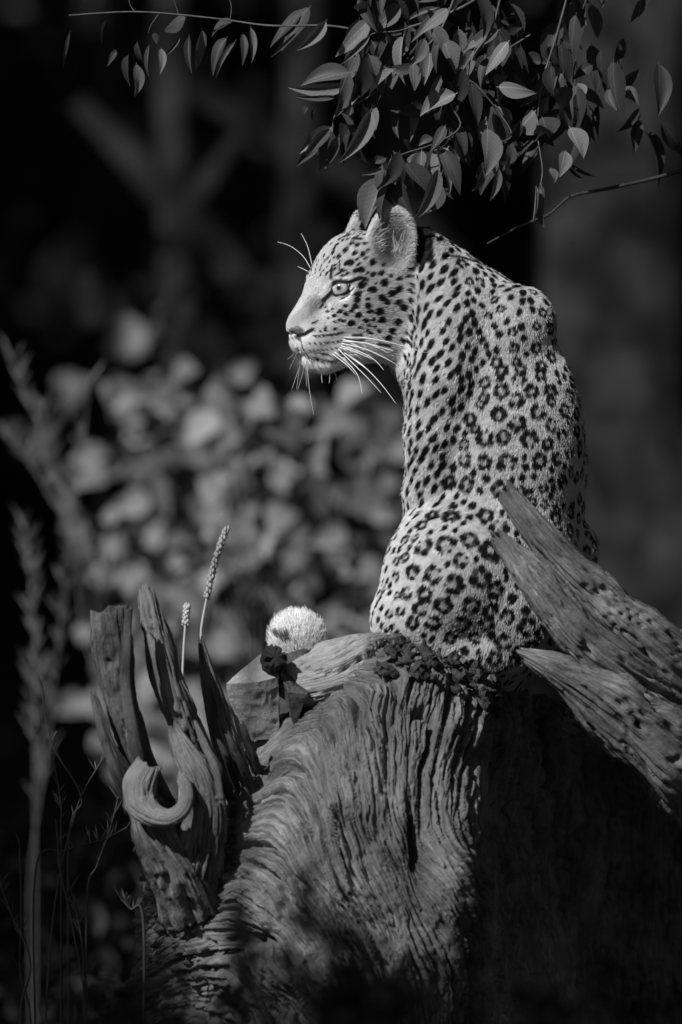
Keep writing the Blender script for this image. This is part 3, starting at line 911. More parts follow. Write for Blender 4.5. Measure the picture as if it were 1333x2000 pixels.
def stamp_at(P, r, ratio=1.0, kind='S', strength=1.0, d=None, grey_to=None):
    loc = bvh.find_nearest(Vector(P))
    n = np.array(loc[1])
    dd = flow_at(P)[0] if d is None else np.array(d, float)
    dd = dd - n * (dd @ n); L = np.linalg.norm(dd)
    dd = dd / L if L > 1e-3 else np.cross(n, [0, 0, 1.0])
    stamps.append((np.array(P, float), n, dd, float(r), float(ratio), kind, float(strength), grey_to))

def crop_pts(lst, u0, v0, k, default='R', squash=1.0):
    for t in lst:
        c = hit(u0 + t[0] * k, v0 + t[1] * k)
        if c is None: continue
        r = t[2] * k * (1.06 if not (len(t) > 3 and t[3] == 'S') else 0.9)
        stamp_at(c, r, t[3] if len(t) > 3 and not isinstance(t[3], str) else 1.0, 'S' if (len(t) > 3 and t[3] == 'S') else default)

ROS2 = [(490,250,36),(575,265,26,'S'),(525,345,26),(580,345,30),(710,350,26),(775,365,24),(850,400,26),(900,505,30),(945,585,36),(660,440,26),(590,470,24,'S'),(625,525,28),(690,490,28),(550,560,26,'S'),(655,575,24,'S'),(575,600,24,'S'),(750,605,26),(680,620,26,'S'),(870,575,26),(755,685,32),(870,685,34),(805,640,22,'S'),(945,735,34),(820,720,20,'S'),(665,770,34),(765,760,30),(690,805,36),(790,800,36),(895,785,34),(605,870,36),(890,830,32),(780,855,40),(685,850,26,'S'),(690,915,42),(845,915,40),(765,960,44),(600,950,34),(940,910,38),(580,980,30),(675,1035,44),(880,1020,48),(945,965,30),(1015,1010,38),(530,1060,38),(770,1080,48),(945,1085,36),(605,1155,50),(700,1150,42),(835,1165,50),(1000,1140,34),(925,1185,34),(500,1190,32),(555,1110,30),(600,1280,44),(720,1280,54),(500,1270,42),(885,1270,44),(975,1260,36),(815,1305,24,'S'),(1040,1230,32),(795,1360,26,'S'),(855,1350,22,'S'),(430,1380,36),(510,1400,46),(610,1365,30,'S'),(580,1430,24,'S'),(680,1420,48),(790,1430,36),(905,1410,30),(945,1370,22,'S'),(1000,1370,32),(840,1430,20,'S'),(445,1510,32,'S'),(540,1510,28,'S'),(605,1560,46),(330,1560,34),(425,1560,40),(525,1570,24,'S'),(970,1530,34),(1060,1500,28),(1050,1330,28),(1040,1060,26)]
ROS3 = [(375,85,32),(385,230,36),(310,220,32),(265,260,28),(575,270,44),(270,345,42),(360,340,48),(455,320,42),(540,360,48),(635,340,32),(225,450,36),(310,460,44),(420,400,36),(390,500,46),(500,470,48),(200,535,30),(275,540,36),(560,520,42),(630,555,28,'S'),(350,585,42),(255,600,34),(465,585,42),(540,605,36),(610,630,34),(685,605,26,'S'),(175,610,22),(130,620,22),(225,655,28),(310,655,38),(430,660,44),(525,660,36),(690,670,42),(750,690,34),(800,720,34),(380,715,32),(480,715,32),(595,735,42),(545,705,24,'S'),(665,775,40),(560,800,34),(435,770,24,'S'),(155,470,24),(160,405,22),(195,390,24),(195,320,24),(235,310,22),(110,520,18),(165,545,20),(640,810,30),(715,745,28),(840,90,28),(710,160,24),(760,170,22),(805,225,34),(870,200,32),(900,290,22),(945,300,22),(970,340,22),(890,340,22),(830,290,24),(940,360,22)]
crop_pts([(t[0], t[1], t[2] * 1.0) + tuple(t[3:]) for t in ROS2], 720, 420, 0.375)
crop_pts([(t[0], t[1], t[2] * 0.98) + tuple(t[3:]) for t in ROS3], 700, 900, 0.475)
N_BODY_LISTED = len(stamps)

HEADS = [(455,335,13),(470,300,11),(500,285,11),(530,275,11),(565,300,13),(585,340,14),(550,330,13),(510,375,16),(470,415,14),(440,360,11),(430,390,11),(545,455,18),(522,460,14),(570,395,13),(620,400,14),(640,430,9),(590,430,8),(680,455,17),(650,380,11),(610,505,18),(575,510,13),(685,535,15),(740,525,16),(615,600,19),(760,585,20),(705,590,8),(680,630,20),(590,660,18),(585,695,18),(655,690,9),(740,680,20),(850,625,19),(805,655,20),(845,710,17),(770,710,17),(655,735,17),(575,735,16),(510,735,11),(880,740,20),(725,770,22),(665,770,14),(595,795,16),(550,765,12),(475,770,13),(515,785,12),(440,795,10),(400,770,8),(385,740,7),(370,715,6),(430,750,7),(405,810,7),(440,835,7),(470,825,9),(545,845,18),(500,830,9),(635,828,13),(685,822,11),(745,822,18),(840,835,20),(600,870,9),(655,860,9),(690,865,8),(645,890,8),(720,893,12),(670,905,8),(805,890,17),(925,690,15),(925,630,13),(985,650,11),(935,800,18),(875,950,14),(905,900,11),(780,935,17),(855,555,13),(800,540,11),(330,465,7),(360,470,7),(380,440,8),(350,500,7),(320,500,7),(375,410,8),(400,425,8),(340,440,7),(300,535,7),(318,520,6),(350,540,7),(395,480,7),(410,450,7),(372,505,7),(420,330,9),(600,300,12),(630,330,12),(560,240,10),(600,250,11),(630,270,10),(520,250,9),(360,730,5),(390,765,6),(350,745,5),(380,885,9),(445,880,10),(383,868,7),(350,893,4)]
for (cx, cyy, r) in HEADS:
    c = hit(520 + cx * .3, 380 + cyy * .3)
    if c is not None and c[0] < 850:
        stamp_at(c, max(r * .3 * 1.32, 2.6), 1.25, 'S')

def stroke(pts, w, u0=560, v0=500, k=0.15, strength=1.0, grey_to=None, step=0.45):
    P_ = np.array([(u0 + a * k, v0 + b * k) for a, b in pts])
    L = np.concatenate([[0], np.cumsum(np.linalg.norm(np.diff(P_, axis=0), axis=1))])
    wpx = w * k
    n = max(2, int(L[-1] / (wpx * step + 0.3)))
    for q in np.linspace(0, L[-1], n):
        uu_, vv2 = np.interp(q, L, P_[:, 0]), np.interp(q, L, P_[:, 1])
        c = hit(uu_, vv2)
        if c is not None:
            stamp_at(c, wpx, 1.0, 'P', strength, grey_to=grey_to)
# light patches first, then dark lines
stroke([(570, 370), (510, 440), (450, 520)], 42, grey_to=0.85, strength=0.8)
stroke([(690, 600), (760, 575), (830, 500), (860, 430)], 26, grey_to=0.85, strength=0.9)
stroke([(620, 300), (720, 310), (830, 300)], 16, grey_to=0.8, strength=0.8)
stroke([(280, 1180), (420, 1150), (600, 1140), (720, 1090)], 90, grey_to=0.64, strength=0.8)
stroke([(330, 1390), (450, 1420), (620, 1400), (700, 1390)], 60, grey_to=0.85, strength=0.8)
stroke([(120, 1140), (190, 1240), (230, 1310)], 26, grey_to=0.85, strength=0.7)
stroke([(90, 860), (200, 780), (300, 700), (330, 620)], 95, grey_to=0.30, strength=0.6)
stroke([(60, 1000), (120, 990), (190, 990)], 42, grey_to=0.10, strength=0.95)
stroke([(120, 1060), (170, 1090)], 32, grey_to=0.10, strength=0.95)
stroke([(40, 975), (150, 925), (230, 985)], 9, grey_to=0.12, strength=0.8)
stroke([(150, 1045), (230, 1035), (340, 965)], 27, grey_to=0.01)
stroke([(190, 1110), (205, 1200), (255, 1290)], 9, grey_to=0.05)
stroke([(255, 1290), (400, 1342), (570, 1352), (680, 1330)], 15, grey_to=0.02)
stroke([(690, 1260), (740, 1290), (790, 1330)], 30, grey_to=0.02)
stroke([(760, 1095), (900, 1110), (980, 1095)], 20, grey_to=0.05)
stroke([(850, 1040), (960, 1035)], 22, grey_to=0.06)
stroke([(1170, 1150), (1320, 1170)], 22, grey_to=0.05)
stroke([(330, 895), (400, 855)], 13, grey_to=0.03)
stroke([(600, 370), (690, 348), (820, 358), (900, 325), (1010, 315)], 23, grey_to=0.01)
stroke([(940, 320), (1020, 330)], 30, grey_to=0.01)
stroke([(600, 380), (600, 460), (540, 530), (470, 600)], 27, grey_to=0.04)
stroke([(615, 380), (640, 480), (720, 520), (790, 475), (825, 390)], 15, grey_to=0.015)
stroke([(610, 520), (640, 530)], 22, grey_to=0.05)
stroke([(690, 585), (790, 535), (870, 430)], 10, grey_to=0.03)
stroke([(585, 150), (570, 310)], 20, grey_to=0.02)
stroke([(680, 100), (685, 200)], 17, grey_to=0.02)
stroke([(625, 275), (700, 235), (775, 205)], 14, grey_to=0.02)
stroke([(690, 282), (790, 268)], 9, grey_to=0.02)
for pts, w in [([(370, 1055), (500, 1040), (600, 1035), (720, 1005)], 15), ([(300, 1150), (480, 1140), (560, 1135), (720, 1110)], 12),
               ([(300, 1240), (400, 1228), (520, 1222), (640, 1205)], 11), ([(440, 1275), (520, 1275)], 10)]:
    P_ = np.array(pts, float)
    for q in np.linspace(0, 1, 9 if w > 11 else 7):
        L_ = np.linspace(0, 1, len(P_))
        c = hit(560 + np.interp(q, L_, P_[:, 0]) * .15, 500 + np.interp(q, L_, P_[:, 1]) * .15)
        if c is not None: stamp_at(c, w * 0.15 * (1.15 if w > 11 else 0.9), 1.9, 'S', 0.95)
# mirror the head stamps on the far cheek
for st in list(stamps[N_BODY_LISTED:]):
    p = st[0]
    F_ = -((p[0] - HU) * cy_ + (p[2] - HY) * sy_); S_ = (p[0] - HU) * sy_ - (p[2] - HY) * cy_; U_ = HV - p[1]
    if S_ > 14 and F_ > -60:
        q = np.array(hp(F_, U_, -S_))
        loc = bvh.find_nearest(Vector(q))
        if (Vector(q) - loc[0]).length < 12:
            stamp_at(np.array(loc[0]), st[3], st[4], st[5], st[6], grey_to=st[7])

# fill the rest of the coat by throwing darts on the skin
prng = np.random.default_rng(3)
ctr = np.array([s_[0] for s_ in stamps if s_[5] != 'P']); crd = np.array([s_[3] for s_ in stamps if s_[5] != 'P'])
ctr = list(ctr); crd = list(crd)
cand = prng.integers(0, len(pxV), 24000)
CC = np.zeros((4000, 3)); RR = np.zeros(4000); nC = len(ctr)
CC[:nC] = np.array(ctr); RR[:nC] = np.array(crd)
listed = nC
for ci in cand:
    p = pxV[ci]
    F_ = -((p[0] - HU) * cy_ + (p[2] - HY) * sy_); S_ = (p[0] - HU) * sy_ - (p[2] - HY) * cy_; U_ = HV - p[1]
    in_head = p[0] < 815 and p[1] < 735
    if p[1] > 1180 and p[0] < 700:
        continue
    elif in_head:
        if F_ > 40 and (abs(S_) < 34 or U_ < -50): continue
        if U_ > 70 and abs(S_) > 40: continue           # ears
        if p[2] < HY - 10 and p[0] < 790 and not (U_ > 48 and F_ > -25): continue            # near cheek is listed
        r, ratio, kind = (4.8 if U_ < 48 else 3.4), 1.4, 'S'
    else:
        rosette = (p[0] > 930 and p[1] > 700) or p[1] > 1010 or (p[0] > 1000 and p[1] > 640)
        if rosette:
            if p[2] < 40 and p[0] < 1110:
                if prng.random() < 0.75: continue
                r, ratio, kind = 6.0, 1.4, 'S'
            else:
                r, ratio, kind = 13 + 4 * prng.random(), 1.1, 'R'
        else:
            arm = p[0] < 905 - 0.1 * (p[1] - 650)
            r, ratio, kind = (5.6 + 1.8 * prng.random(), 1.85, 'S') if arm else (6.4 + 2 * prng.random(), 1.4, 'S')
    d2 = ((CC[:nC] - p) ** 2).sum(1)
    gap = 1.13 if kind == 'S' else 1.08
    if (d2 < ((RR[:nC] + r * (1.25 if ratio > 1.5 else 1.0)) * gap) ** 2).any(): continue
    CC[nC] = p; RR[nC] = r * (1.25 if ratio > 1.5 else 1.0); nC += 1
    stamp_at(p, r, ratio, kind, 1.0)
    if nC > 3990: break

def base_tone(P, Nrm):
    F_ = -((P[:, 0] - HU) * cy_ + (P[:, 2] - HY) * sy_); S_ = (P[:, 0] - HU) * sy_ - (P[:, 2] - HY) * cy_; U_ = HV - P[:, 1]
    g = np.full(len(P), 0.50)
    n1 = fbm(P[:, 0] / 40, P[:, 1] / 40, P[:, 2] / 40, 2, 91)
    g += 0.03 * n1
    g += 0.14 * sstep(900, 800, P[:, 0]) * sstep(600, 700, P[:, 1])          # paler throat, chest and forelegs
    head = (P[:, 0] < 850) & (P[:, 1] < 745)
    g = np.where(head, np.maximum(g, 0.50), g)
    g = np.where(head & (U_ < -62) & (F_ > 10), 0.74, g)
    tail = (P[:, 1] > 1180) & (P[:, 0] < 700)
    g = np.where(tail, np.where((P[:, 0] < 572) & (P[:, 1] > 1246) & (P[:, 1] < 1266) & (n1 > -0.1), 0.15, 0.88), g)
    # ears: pale rim, shade painted into the depth of the cup, black patch behind
    ea = np.abs(S_)
    d = np.stack([F_ - ear_c[0], U_ - ear_c[1], ea - ear_c[2]], 1)
    de, db = d @ en, d @ eup
    ear = (np.linalg.norm(d, axis=1) < 86) & (db > -62)
    nl = np.stack([-(Nrm[:, 0] * cy_ + Nrm[:, 2] * sy_), -Nrm[:, 1], (Nrm[:, 0] * sy_ - Nrm[:, 2] * cy_) * np.sign(S_)], 1)
    fac = nl @ en
    inside = ear & (fac > 0.25) & (db > -50)
    rim = np.hypot((d @ esd) / 46, db / 70)
    g = np.where(inside, np.interp(rim, [0.35, 0.62, 0.8, 0.92], [0.10, 0.24, 0.44, 0.6]) + 0.08 * n1, g)
    g = np.where(ear & (fac < np.where(S_ > 0, -0.1, -0.75)) & (db > -48), 0.02, g)
    g = np.where(ear & (S_ < 0) & (fac >= -0.75) & (db > -30), 0.5, g)
    nape = (P[:, 0] > 812) & (P[:, 0] < 850) & (P[:, 1] < 512) & (P[:, 2] < 60)
    g = np.where(nape, 0.03, g)
    return g

def coat(P, Nrm, jitter=0.0):
    g = base_tone(P, Nrm)
    order = np.argsort(P[:, 1]); zs = P[order, 1]
    dark = np.zeros(len(P)); core = np.zeros(len(P))
    srng = np.random.default_rng(17)
    wob = noise3(P[:, 0] / 5.0, P[:, 1] / 5.0, P[:, 2] / 5.0, 77)
    for (c, n, d, r, ratio, kind, stg, gto) in stamps:
        ext = r * max(1.0, ratio) * 1.5
        i0, i1 = np.searchsorted(zs, c[1] - ext), np.searchsorted(zs, c[1] + ext)
        ids = order[i0:i1]
        q = P[ids] - c
        m = (q * q).sum(1) < ext * ext
        ids = ids[m]; q = q[m]
        seeds = srng.random(14)
        if len(ids) == 0: continue
        b = np.cross(n, d)
        x = q @ d; yv = q @ b
        wv = wob[ids]
        if kind == 'S':
            rho = np.sqrt((x / (r * ratio)) ** 2 + (yv / r) ** 2) + 0.16 * wv
            val = sstep(1.12, 0.82, rho) * stg
            dark[ids] = np.maximum(dark[ids], val)
        elif kind == 'P':
            rho = np.sqrt(x * x + yv * yv) / r
            val = sstep(1.25, 0.7, rho) * stg
            g[ids] = g[ids] * (1 - val) + val * gto
            if gto > 0.1: dark[ids] = dark[ids] * (1 - val)
        else:
            nb = 4 + int(seeds[0] * 2.99)
            a0 = seeds[1] * 6.28
            x = x / (r * (1.0 + 0.12 * (seeds[2] - 0.3))); yv = yv / r
            val = np.zeros(len(ids))
            for k in range(nb):
                a = a0 + k * 6.283 / nb + (seeds[3 + k] - 0.5) * 0.5
                br = 0.29 + 0.14 * seeds[(7 + k) % 14]
                if k == 0 and seeds[12] < 0.55: br *= 0.45
                dd_ = np.sqrt((x - 0.66 * np.cos(a)) ** 2 + (yv - 0.66 * np.sin(a)) ** 2) / br + 0.22 * wv
                val = np.maximum(val, sstep(1.22, 0.85, dd_))
            ring = sstep(0.27, 0.17, np.abs(np.sqrt(x * x + yv * yv) - 0.66 + 0.06 * wv)) * (np.cos(np.arctan2(yv, x) - a0) < (0.75 if seeds[12] < 0.6 else 2))
            val = np.maximum(val, 0.85 * ring)
            dark[ids] = np.maximum(dark[ids], val * stg)
            core[ids] = np.maximum(core[ids], sstep(0.75, 0.45, np.sqrt(x * x + yv * yv)))
    g = g * (1 - 0.22 * core)
    return g * (1 - dark) + 0.008 * dark

tone = coat(pxV, pxN)
ca = body_me.attributes.new('coat', 'FLOAT', 'POINT')
ca.data.foreach_set('value', tone.astype(np.float32))

def mat_coat(name, hair):
    m, nt, b = mat_new(name)
    a = nt.nodes.new('ShaderNodeAttribute'); a.attribute_name = 'coat'
    b.inputs['Roughness'].default_value = 0.75
    b.inputs['Specular IOR Level'].default_value = 0.12
    nt.links.new(a.outputs['Fac'], b.inputs['Base Color'])
    if hair:
        nrm = nt.nodes.new('ShaderNodeAttribute'); nrm.attribute_name = 'skin_normal'
        geo = nt.nodes.new('ShaderNodeNewGeometry')
        mx = nt.nodes.new('ShaderNodeVectorMath'); mx.operation = 'MULTIPLY_ADD'
        mx.inputs[1].default_value = (0.6, 0.6, 0.6)
        nt.links.new(nrm.outputs['Vector'], mx.inputs[0])
        nt.links.new(geo.outputs['Normal'], mx.inputs[2])
        nz_ = nt.nodes.new('ShaderNodeVectorMath'); nz_.operation = 'NORMALIZE'
        nt.links.new(mx.outputs[0], nz_.inputs[0])
        nt.links.new(nz_.outputs[0], b.inputs['Normal'])
    return m
M['skin'] = mat_coat('coat_skin', False)
M['fur'] = mat_coat('coat_fur', True)
body = link('body', body_me, M['skin'], leo)

# ---- fur strands
def make_fur(nst):
    fr = np.random.default_rng(23)
    tri = np.concatenate([SFw[:, [0, 1, 2]], SFw[:, [0, 2, 3]]])
    a, b, c = pxV[tri[:, 0]], pxV[tri[:, 1]], pxV[tri[:, 2]]
    area = np.linalg.norm(np.cross(b - a, c - a), axis=1) * 0.5
    cen = (a + b + c) / 3; cn = pxN[tri].mean(1)
    wgt = area * (0.35 + 0.65 * (cn[:, 2] < 0.25))
    wgt *= np.where((cen[:, 0] < 850) & (cen[:, 1] < 745), 1.7, 1.0)
    wgt *= np.where((cen[:, 1] > 1180) & (cen[:, 0] < 700), 2.0, 1.0)
    t = fr.choice(len(tri), nst, p=wgt / wgt.sum())
    r1, r2 = np.sqrt(fr.random(nst)), fr.random(nst)
    w0, w1, w2 = 1 - r1, r1 * (1 - r2), r1 * r2
    root = a[t] * w0[:, None] + b[t] * w1[:, None] + c[t] * w2[:, None]
    n = pxN[tri[t, 0]] * w0[:, None] + pxN[tri[t, 1]] * w1[:, None] + pxN[tri[t, 2]] * w2[:, None]
    n /= np.linalg.norm(n, axis=1)[:, None] + 1e-9
    f = flow_at(root)
    f = f - n * (f * n).sum(1)[:, None]
    f /= np.linalg.norm(f, axis=1)[:, None] + 1e-6
    jit = fr.normal(0, 0.13, (nst, 3))
    clump = np.stack([noise3(root[:, 0] / 16, root[:, 1] / 16, root[:, 2] / 16, 60 + k) for k in range(3)], 1) * 0.15
    f = f + jit + clump
    # lengths in pixels
    F_ = -((root[:, 0] - HU) * cy_ + (root[:, 2] - HY) * sy_); U_ = HV - root[:, 1]; S_ = (root[:, 0] - HU) * sy_ - (root[:, 2] - HY) * cy_
    head = (root[:, 0] < 830) & (root[:, 1] < 745)
    Ln = np.full(nst, 8.5)
    Ln = np.where(head, np.interp(F_, [-80, 0, 60, 110, 140], [11, 8, 6.0, 4.5, 1.6]), Ln)
    Ln = np.where(head & (U_ < -118), 10, Ln)
    tail = (root[:, 1] > 1180) & (root[:, 0] < 700)
    Ln = np.where(tail, 29, Ln)
    chest = (root[:, 0] < 830) & (root[:, 1] > 690) & (root[:, 1] < 1000)
    Ln = np.where(chest, 12, Ln)
    Ln *= 0.65 + 0.6 * fr.random(nst)
    lift = np.where(tail, 1.3, np.where(head, 0.34, 0.36)) + fr.normal(0, 0.08, nst)
    f = np.where(tail[:, None], f * 0.4 + np.array([0, -0.25, 0]), f)
    # hairs inside the ears
    d = np.stack([F_ - ear_c[0], U_ - ear_c[1], np.abs(S_) - ear_c[2]], 1)
    ear = (np.linalg.norm(d, axis=1) < 84) & (d @ eup > -55)
    Ln = np.where(ear, 6.5 + 4 * fr.random(nst), Ln)
    # eyes, nose pad stay bare
    ue, ve = hp(EYE_F, EYE_U, EYE_S)[:2]
    bare = ((np.hypot((root[:, 0] - 669) / 20, (root[:, 1] - 565) / 13) < 1) & (root[:, 2] < HY)) | ((F_ > 131) & (U_ < -45) & (U_ > -85))
    keep = ~bare
    root, n, f, Ln, lift = root[keep], n[keep], f[keep], Ln[keep], lift[keep]
    g = coat(root, n)
    k = len(root)
    g *= 0.76 + 0.5 * fr.random(k)
    prog = np.array([0.0, 0.35, 0.7, 1.0])
    up = np.array([0.0, 0.38, 0.55, 0.58])
    pts = (root[:, None] - n[:, None] * 0.6 + (Ln[:, None] * prog[None])[..., None] * f[:, None] * 0.92
           + (Ln[:, None] * up[None] * lift[:, None])[..., None] * n[:, None])
    pts[:, 3] += fr.normal(0, 0.5, (k, 3))
    Wp = px2w(pts.reshape(-1, 3)) - np.array(leo.location)
    cd = bpy.data.hair_curves.new('fur')
    cd.add_curves([4] * k)
    cd.attributes['position'].data.foreach_set('vector', Wp.astype(np.float32).ravel())
    ra = cd.attributes.get('radius') or cd.attributes.new('radius', 'FLOAT', 'POINT')
    rad = np.tile(np.array([0.00034, 0.00032, 0.00024, 0.00007]), k)
    hd = np.repeat((root[:, 0] < 830) & (root[:, 1] < 745), 4)
    rad = np.where(hd, rad * 0.75, rad)
    ra.data.foreach_set('value', rad.astype(np.float32))
    c_ = cd.attributes.new('coat', 'FLOAT', 'CURVE'); c_.data.foreach_set('value', g.astype(np.float32))
    nw = np.stack([n[:, 0], n[:, 2], -n[:, 1]], 1)
    n_ = cd.attributes.new('skin_normal', 'FLOAT_VECTOR', 'CURVE'); n_.data.foreach_set('vector', nw.astype(np.float32).ravel())
    cd.materials.append(M['fur'])
    return link('fur', cd, None, leo)
fur = make_fur(430000)
fur['kind'] = 'stuff'

# ---- long pale hairs in the near and far ear
er = np.random.default_rng(5)
tv = []
for sg in (1, -1):
    for k in range(340):
        a_, b_ = er.normal(0, 1, 2)
        side = er.random() < 0.65
        p0 = ear_c + esd * ((34 if side else -20) * 1.0 + a_ * 7) * (1 if True else 1) + eup * (-30 + 26 * b_ * 0.8) + en * (2 if side else -2)
        dr = -esd * (0.55 if side else -0.2) + eup * 0.75 + en * 0.35 + er.normal(0, 0.42, 3)
        dr /= np.linalg.norm(dr)
        ln = 10 + 20 * er.random()
        p1 = p0 + dr * ln * 0.5 + en * 2; p2 = p0 + dr * ln - esd * 4
        tv.append([hp(q[0], q[1], q[2] * sg) for q in (p0, p1, p2)])
tv = np.array(tv)
cd = bpy.data.hair_curves.new('ear_hair')
cd.add_curves([3] * len(tv))
cd.attributes['position'].data.foreach_set('vector', (px2w(tv.reshape(-1, 3)) - np.array(leo.location)).astype(np.float32).ravel())
ra = cd.attributes.get('radius') or cd.attributes.new('radius', 'FLOAT', 'POINT')
ra.data.foreach_set('value', np.tile(np.array([0.00032, 0.0003, 0.0001], np.float32), len(tv)))
c_ = cd.attributes.new('coat', 'FLOAT', 'CURVE'); c_.data.foreach_set('value', (0.25 + 0.35 * er.random(len(tv))).astype(np.float32))
n_ = cd.attributes.new('skin_normal', 'FLOAT_VECTOR', 'CURVE'); n_.data.foreach_set('vector', np.tile(np.array([-0.3, -0.85, 0.3], np.float32), len(tv)))
cd.materials.append(M['fur'])
link('ear_hair', cd, None, leo)['kind'] = 'stuff'

# ---- eyes
def mat_eye():
    m, nt, b = mat_new('eye')
    tc = nt.nodes.new('ShaderNodeTexCoord')
    g = nt.nodes.new('ShaderNodeVectorMath'); g.operation = 'LENGTH'
    mp = nt.nodes.new('ShaderNodeMapping'); mp.inputs['Scale'].default_value = (1, 1, 0)
    nt.links.new(tc.outputs['Object'], mp.inputs[0]); nt.links.new(mp.outputs[0], g.inputs[0])
    sc_ = nt.nodes.new('ShaderNodeMath'); sc_.operation = 'DIVIDE'; sc_.inputs[1].default_value = EYE_R * S
    nt.links.new(g.outputs['Value'], sc_.inputs[0])
    nt.links.new(ramp(nt, sc_.outputs[0], [(0.0, 0.004), (0.17, 0.004), (0.23, 0.2), (0.5, 0.55), (0.7, 0.42), (0.82, 0.02)]), b.inputs['Base Color'])
    b.inputs['Roughness'].default_value = 0.08
    b.inputs['Coat Weight'].default_value = 0.6
    b.inputs['Coat Roughness'].default_value = 0.06
    return m
M['eye'] = mat_eye()
M['lid'] = mat_noise('lid', 0.008, 0.02, 30, 0.5)
for sg in (1, -1):
    bm = bmesh.new()
    bmesh.ops.create_uvsphere(bm, u_segments=32, v_segments=20, radius=EYE_R * S)
    me = bpy.data.meshes.new('eye'); bm.to_mesh(me); bm.free()
    me.polygons.foreach_set('use_smooth', np.ones(len(me.polygons), dtype=bool))
    o = link('eye', me, M['eye'], leo)
    pe = np.array(hp(EYE_F, EYE_U, EYE_S * sg))
    o.location = Vector(px2w(pe)) - leo.location
    gaze = Vector((-cy_, -sy_, 0.02)) * 0.62 + Vector((sy_, -cy_, 0)) * (0.62 * sg)
    o.rotation_euler = gaze.to_track_quat('Z', 'Y').to_euler()

    # lids: dark skin shells over and under the eyeball, parted along the eye's slit
    for up_ in (1, -1):
        rr0 = (EYE_R + 1.6) * S
        na, nb_ = 30, 14
        Vl = []
        # frame: outward direction of the eye, up tilted so the outer corner rises
        out = gaze.normalized()
        back_ = Vector((cy_, sy_, 0))
        upv = (Vector((0, 0, 1)) * 0.95 - back_ * 0.30).normalized()
        upv = (upv - out * upv.dot(out)).normalized()
        side = out.cross(upv)
        for i in range(na):
            a = -math.pi / 2 * 1.02 + math.pi * 1.02 * i / (na - 1)
            ca_, sa_ = math.cos(a), math.sin(a)
            edge = (R(23) * ca_ ** 0.7 if ca_ > 0 else 0) if up_ > 0 else (R(33) * ca_ ** 0.8 if ca_ > 0 else 0)
            for j in range(nb_):
                e = edge + (R(100) - edge) * j / (nb_ - 1)
                axis = out * ca_ + side * sa_
                d = axis * math.cos(e) + upv * up_ * math.sin(e)
                Vl.append(d * rr0)
        pw_ = Vector(px2w(pe))
        Vl = np.array([v_ + pw_ for v_ in Vl])
        lo_ = mesh_np('eyelid', Vl, grid_faces(na, nb_), True, None)
        lid = link('eyelid', lo_, M['lid'], o)
        lid.matrix_parent_inverse = (Matrix.Translation(pw_) @ gaze.to_track_quat('Z', 'Y').to_matrix().to_4x4()).inverted()

# ---- whiskers
M['whisker'] = mat_noise('whisker', 0.6, 0.75, 10, 0.5)
WH = [  # crop-1 pixels (x .3 + 520 / 380): polyline, side offset in depth (m) at the tip
    ([(510, 935), (640, 940), (800, 970), (1040, 1040)], -0.06), ([(500, 960), (650, 975), (830, 1030)], -0.06), ([(495, 975), (640, 1010), (760, 1065), (840, 1110)], -0.05),
    ([(490, 990), (600, 1025), (700, 1080), (765, 1150)], -0.05), ([(480, 1000), (580, 1030), (690, 1080)], -0.04), ([(470, 1010), (560, 1100), (660, 1200), (750, 1300)], -0.05),
    ([(510, 1035), (620, 1110), (740, 1230), (845, 1370)], -0.06), ([(445, 1030), (540, 1110), (600, 1190), (625, 1305)], -0.04), ([(500, 950), (680, 985), (790, 1040)], -0.05),
    ([(520, 1045), (600, 1100), (650, 1140)], -0.04), ([(430, 1040), (520, 1110), (585, 1180)], -0.03),
    ([(270, 1080), (275, 1200), (295, 1350), (312, 1440)], 0.02), ([(225, 1060), (215, 1150), (198, 1270)], 0.04), ([(250, 1080), (240, 1160), (205, 1275)], 0.05),
    ([(205, 1030), (180, 1080), (150, 1140)], 0.06), ([(262, 1085), (262, 1170), (265, 1255)], 0.02), ([(235, 1070), (215, 1130), (165, 1270)], 0.05), ([(190, 1000), (180, 1040), (140, 1070)], 0.06),
    ([(290, 480), (240, 400), (160, 335), (75, 305)], 0.03), ([(300, 460), (275, 350), (250, 290), (228, 250)], 0.03), ([(270, 500), (235, 480), (205, 465)], 0.03),
    ([(365, 1150), (362, 1190), (368, 1230)], 0.0), ([(410, 1150), (415, 1190), (412, 1230)], 0.0), ([(440, 1150), (455, 1180), (462, 1215)], 0.0)]
for pl, dy_ in WH:
    b0 = hit(520 + pl[0][0] * .3, 380 + pl[0][1] * .3)
    y0 = b0[2] * S - 0.001 if b0 is not None else (HY - 20) * S
    pts = []
    for k, (a, b) in enumerate(pl):
        f = k / (len(pl) - 1)
        pts.append(np.array([(520 + a * .3 - 666.5) * S, y0 + dy_ * f, CAM_Z + (1000 - 380 - b * .3) * S]))
    thin = 0.6 if dy_ >= 0.0 else 1.0
    rr_ = [0.0010 * thin, 0.0009 * thin] + [0.0007 * thin] * (len(pts) - 3) + [0.0003]
    V, F = tube(pts, rr_, 6, 16)
    obj_np('whisker', V, F, M['whisker'], leo)
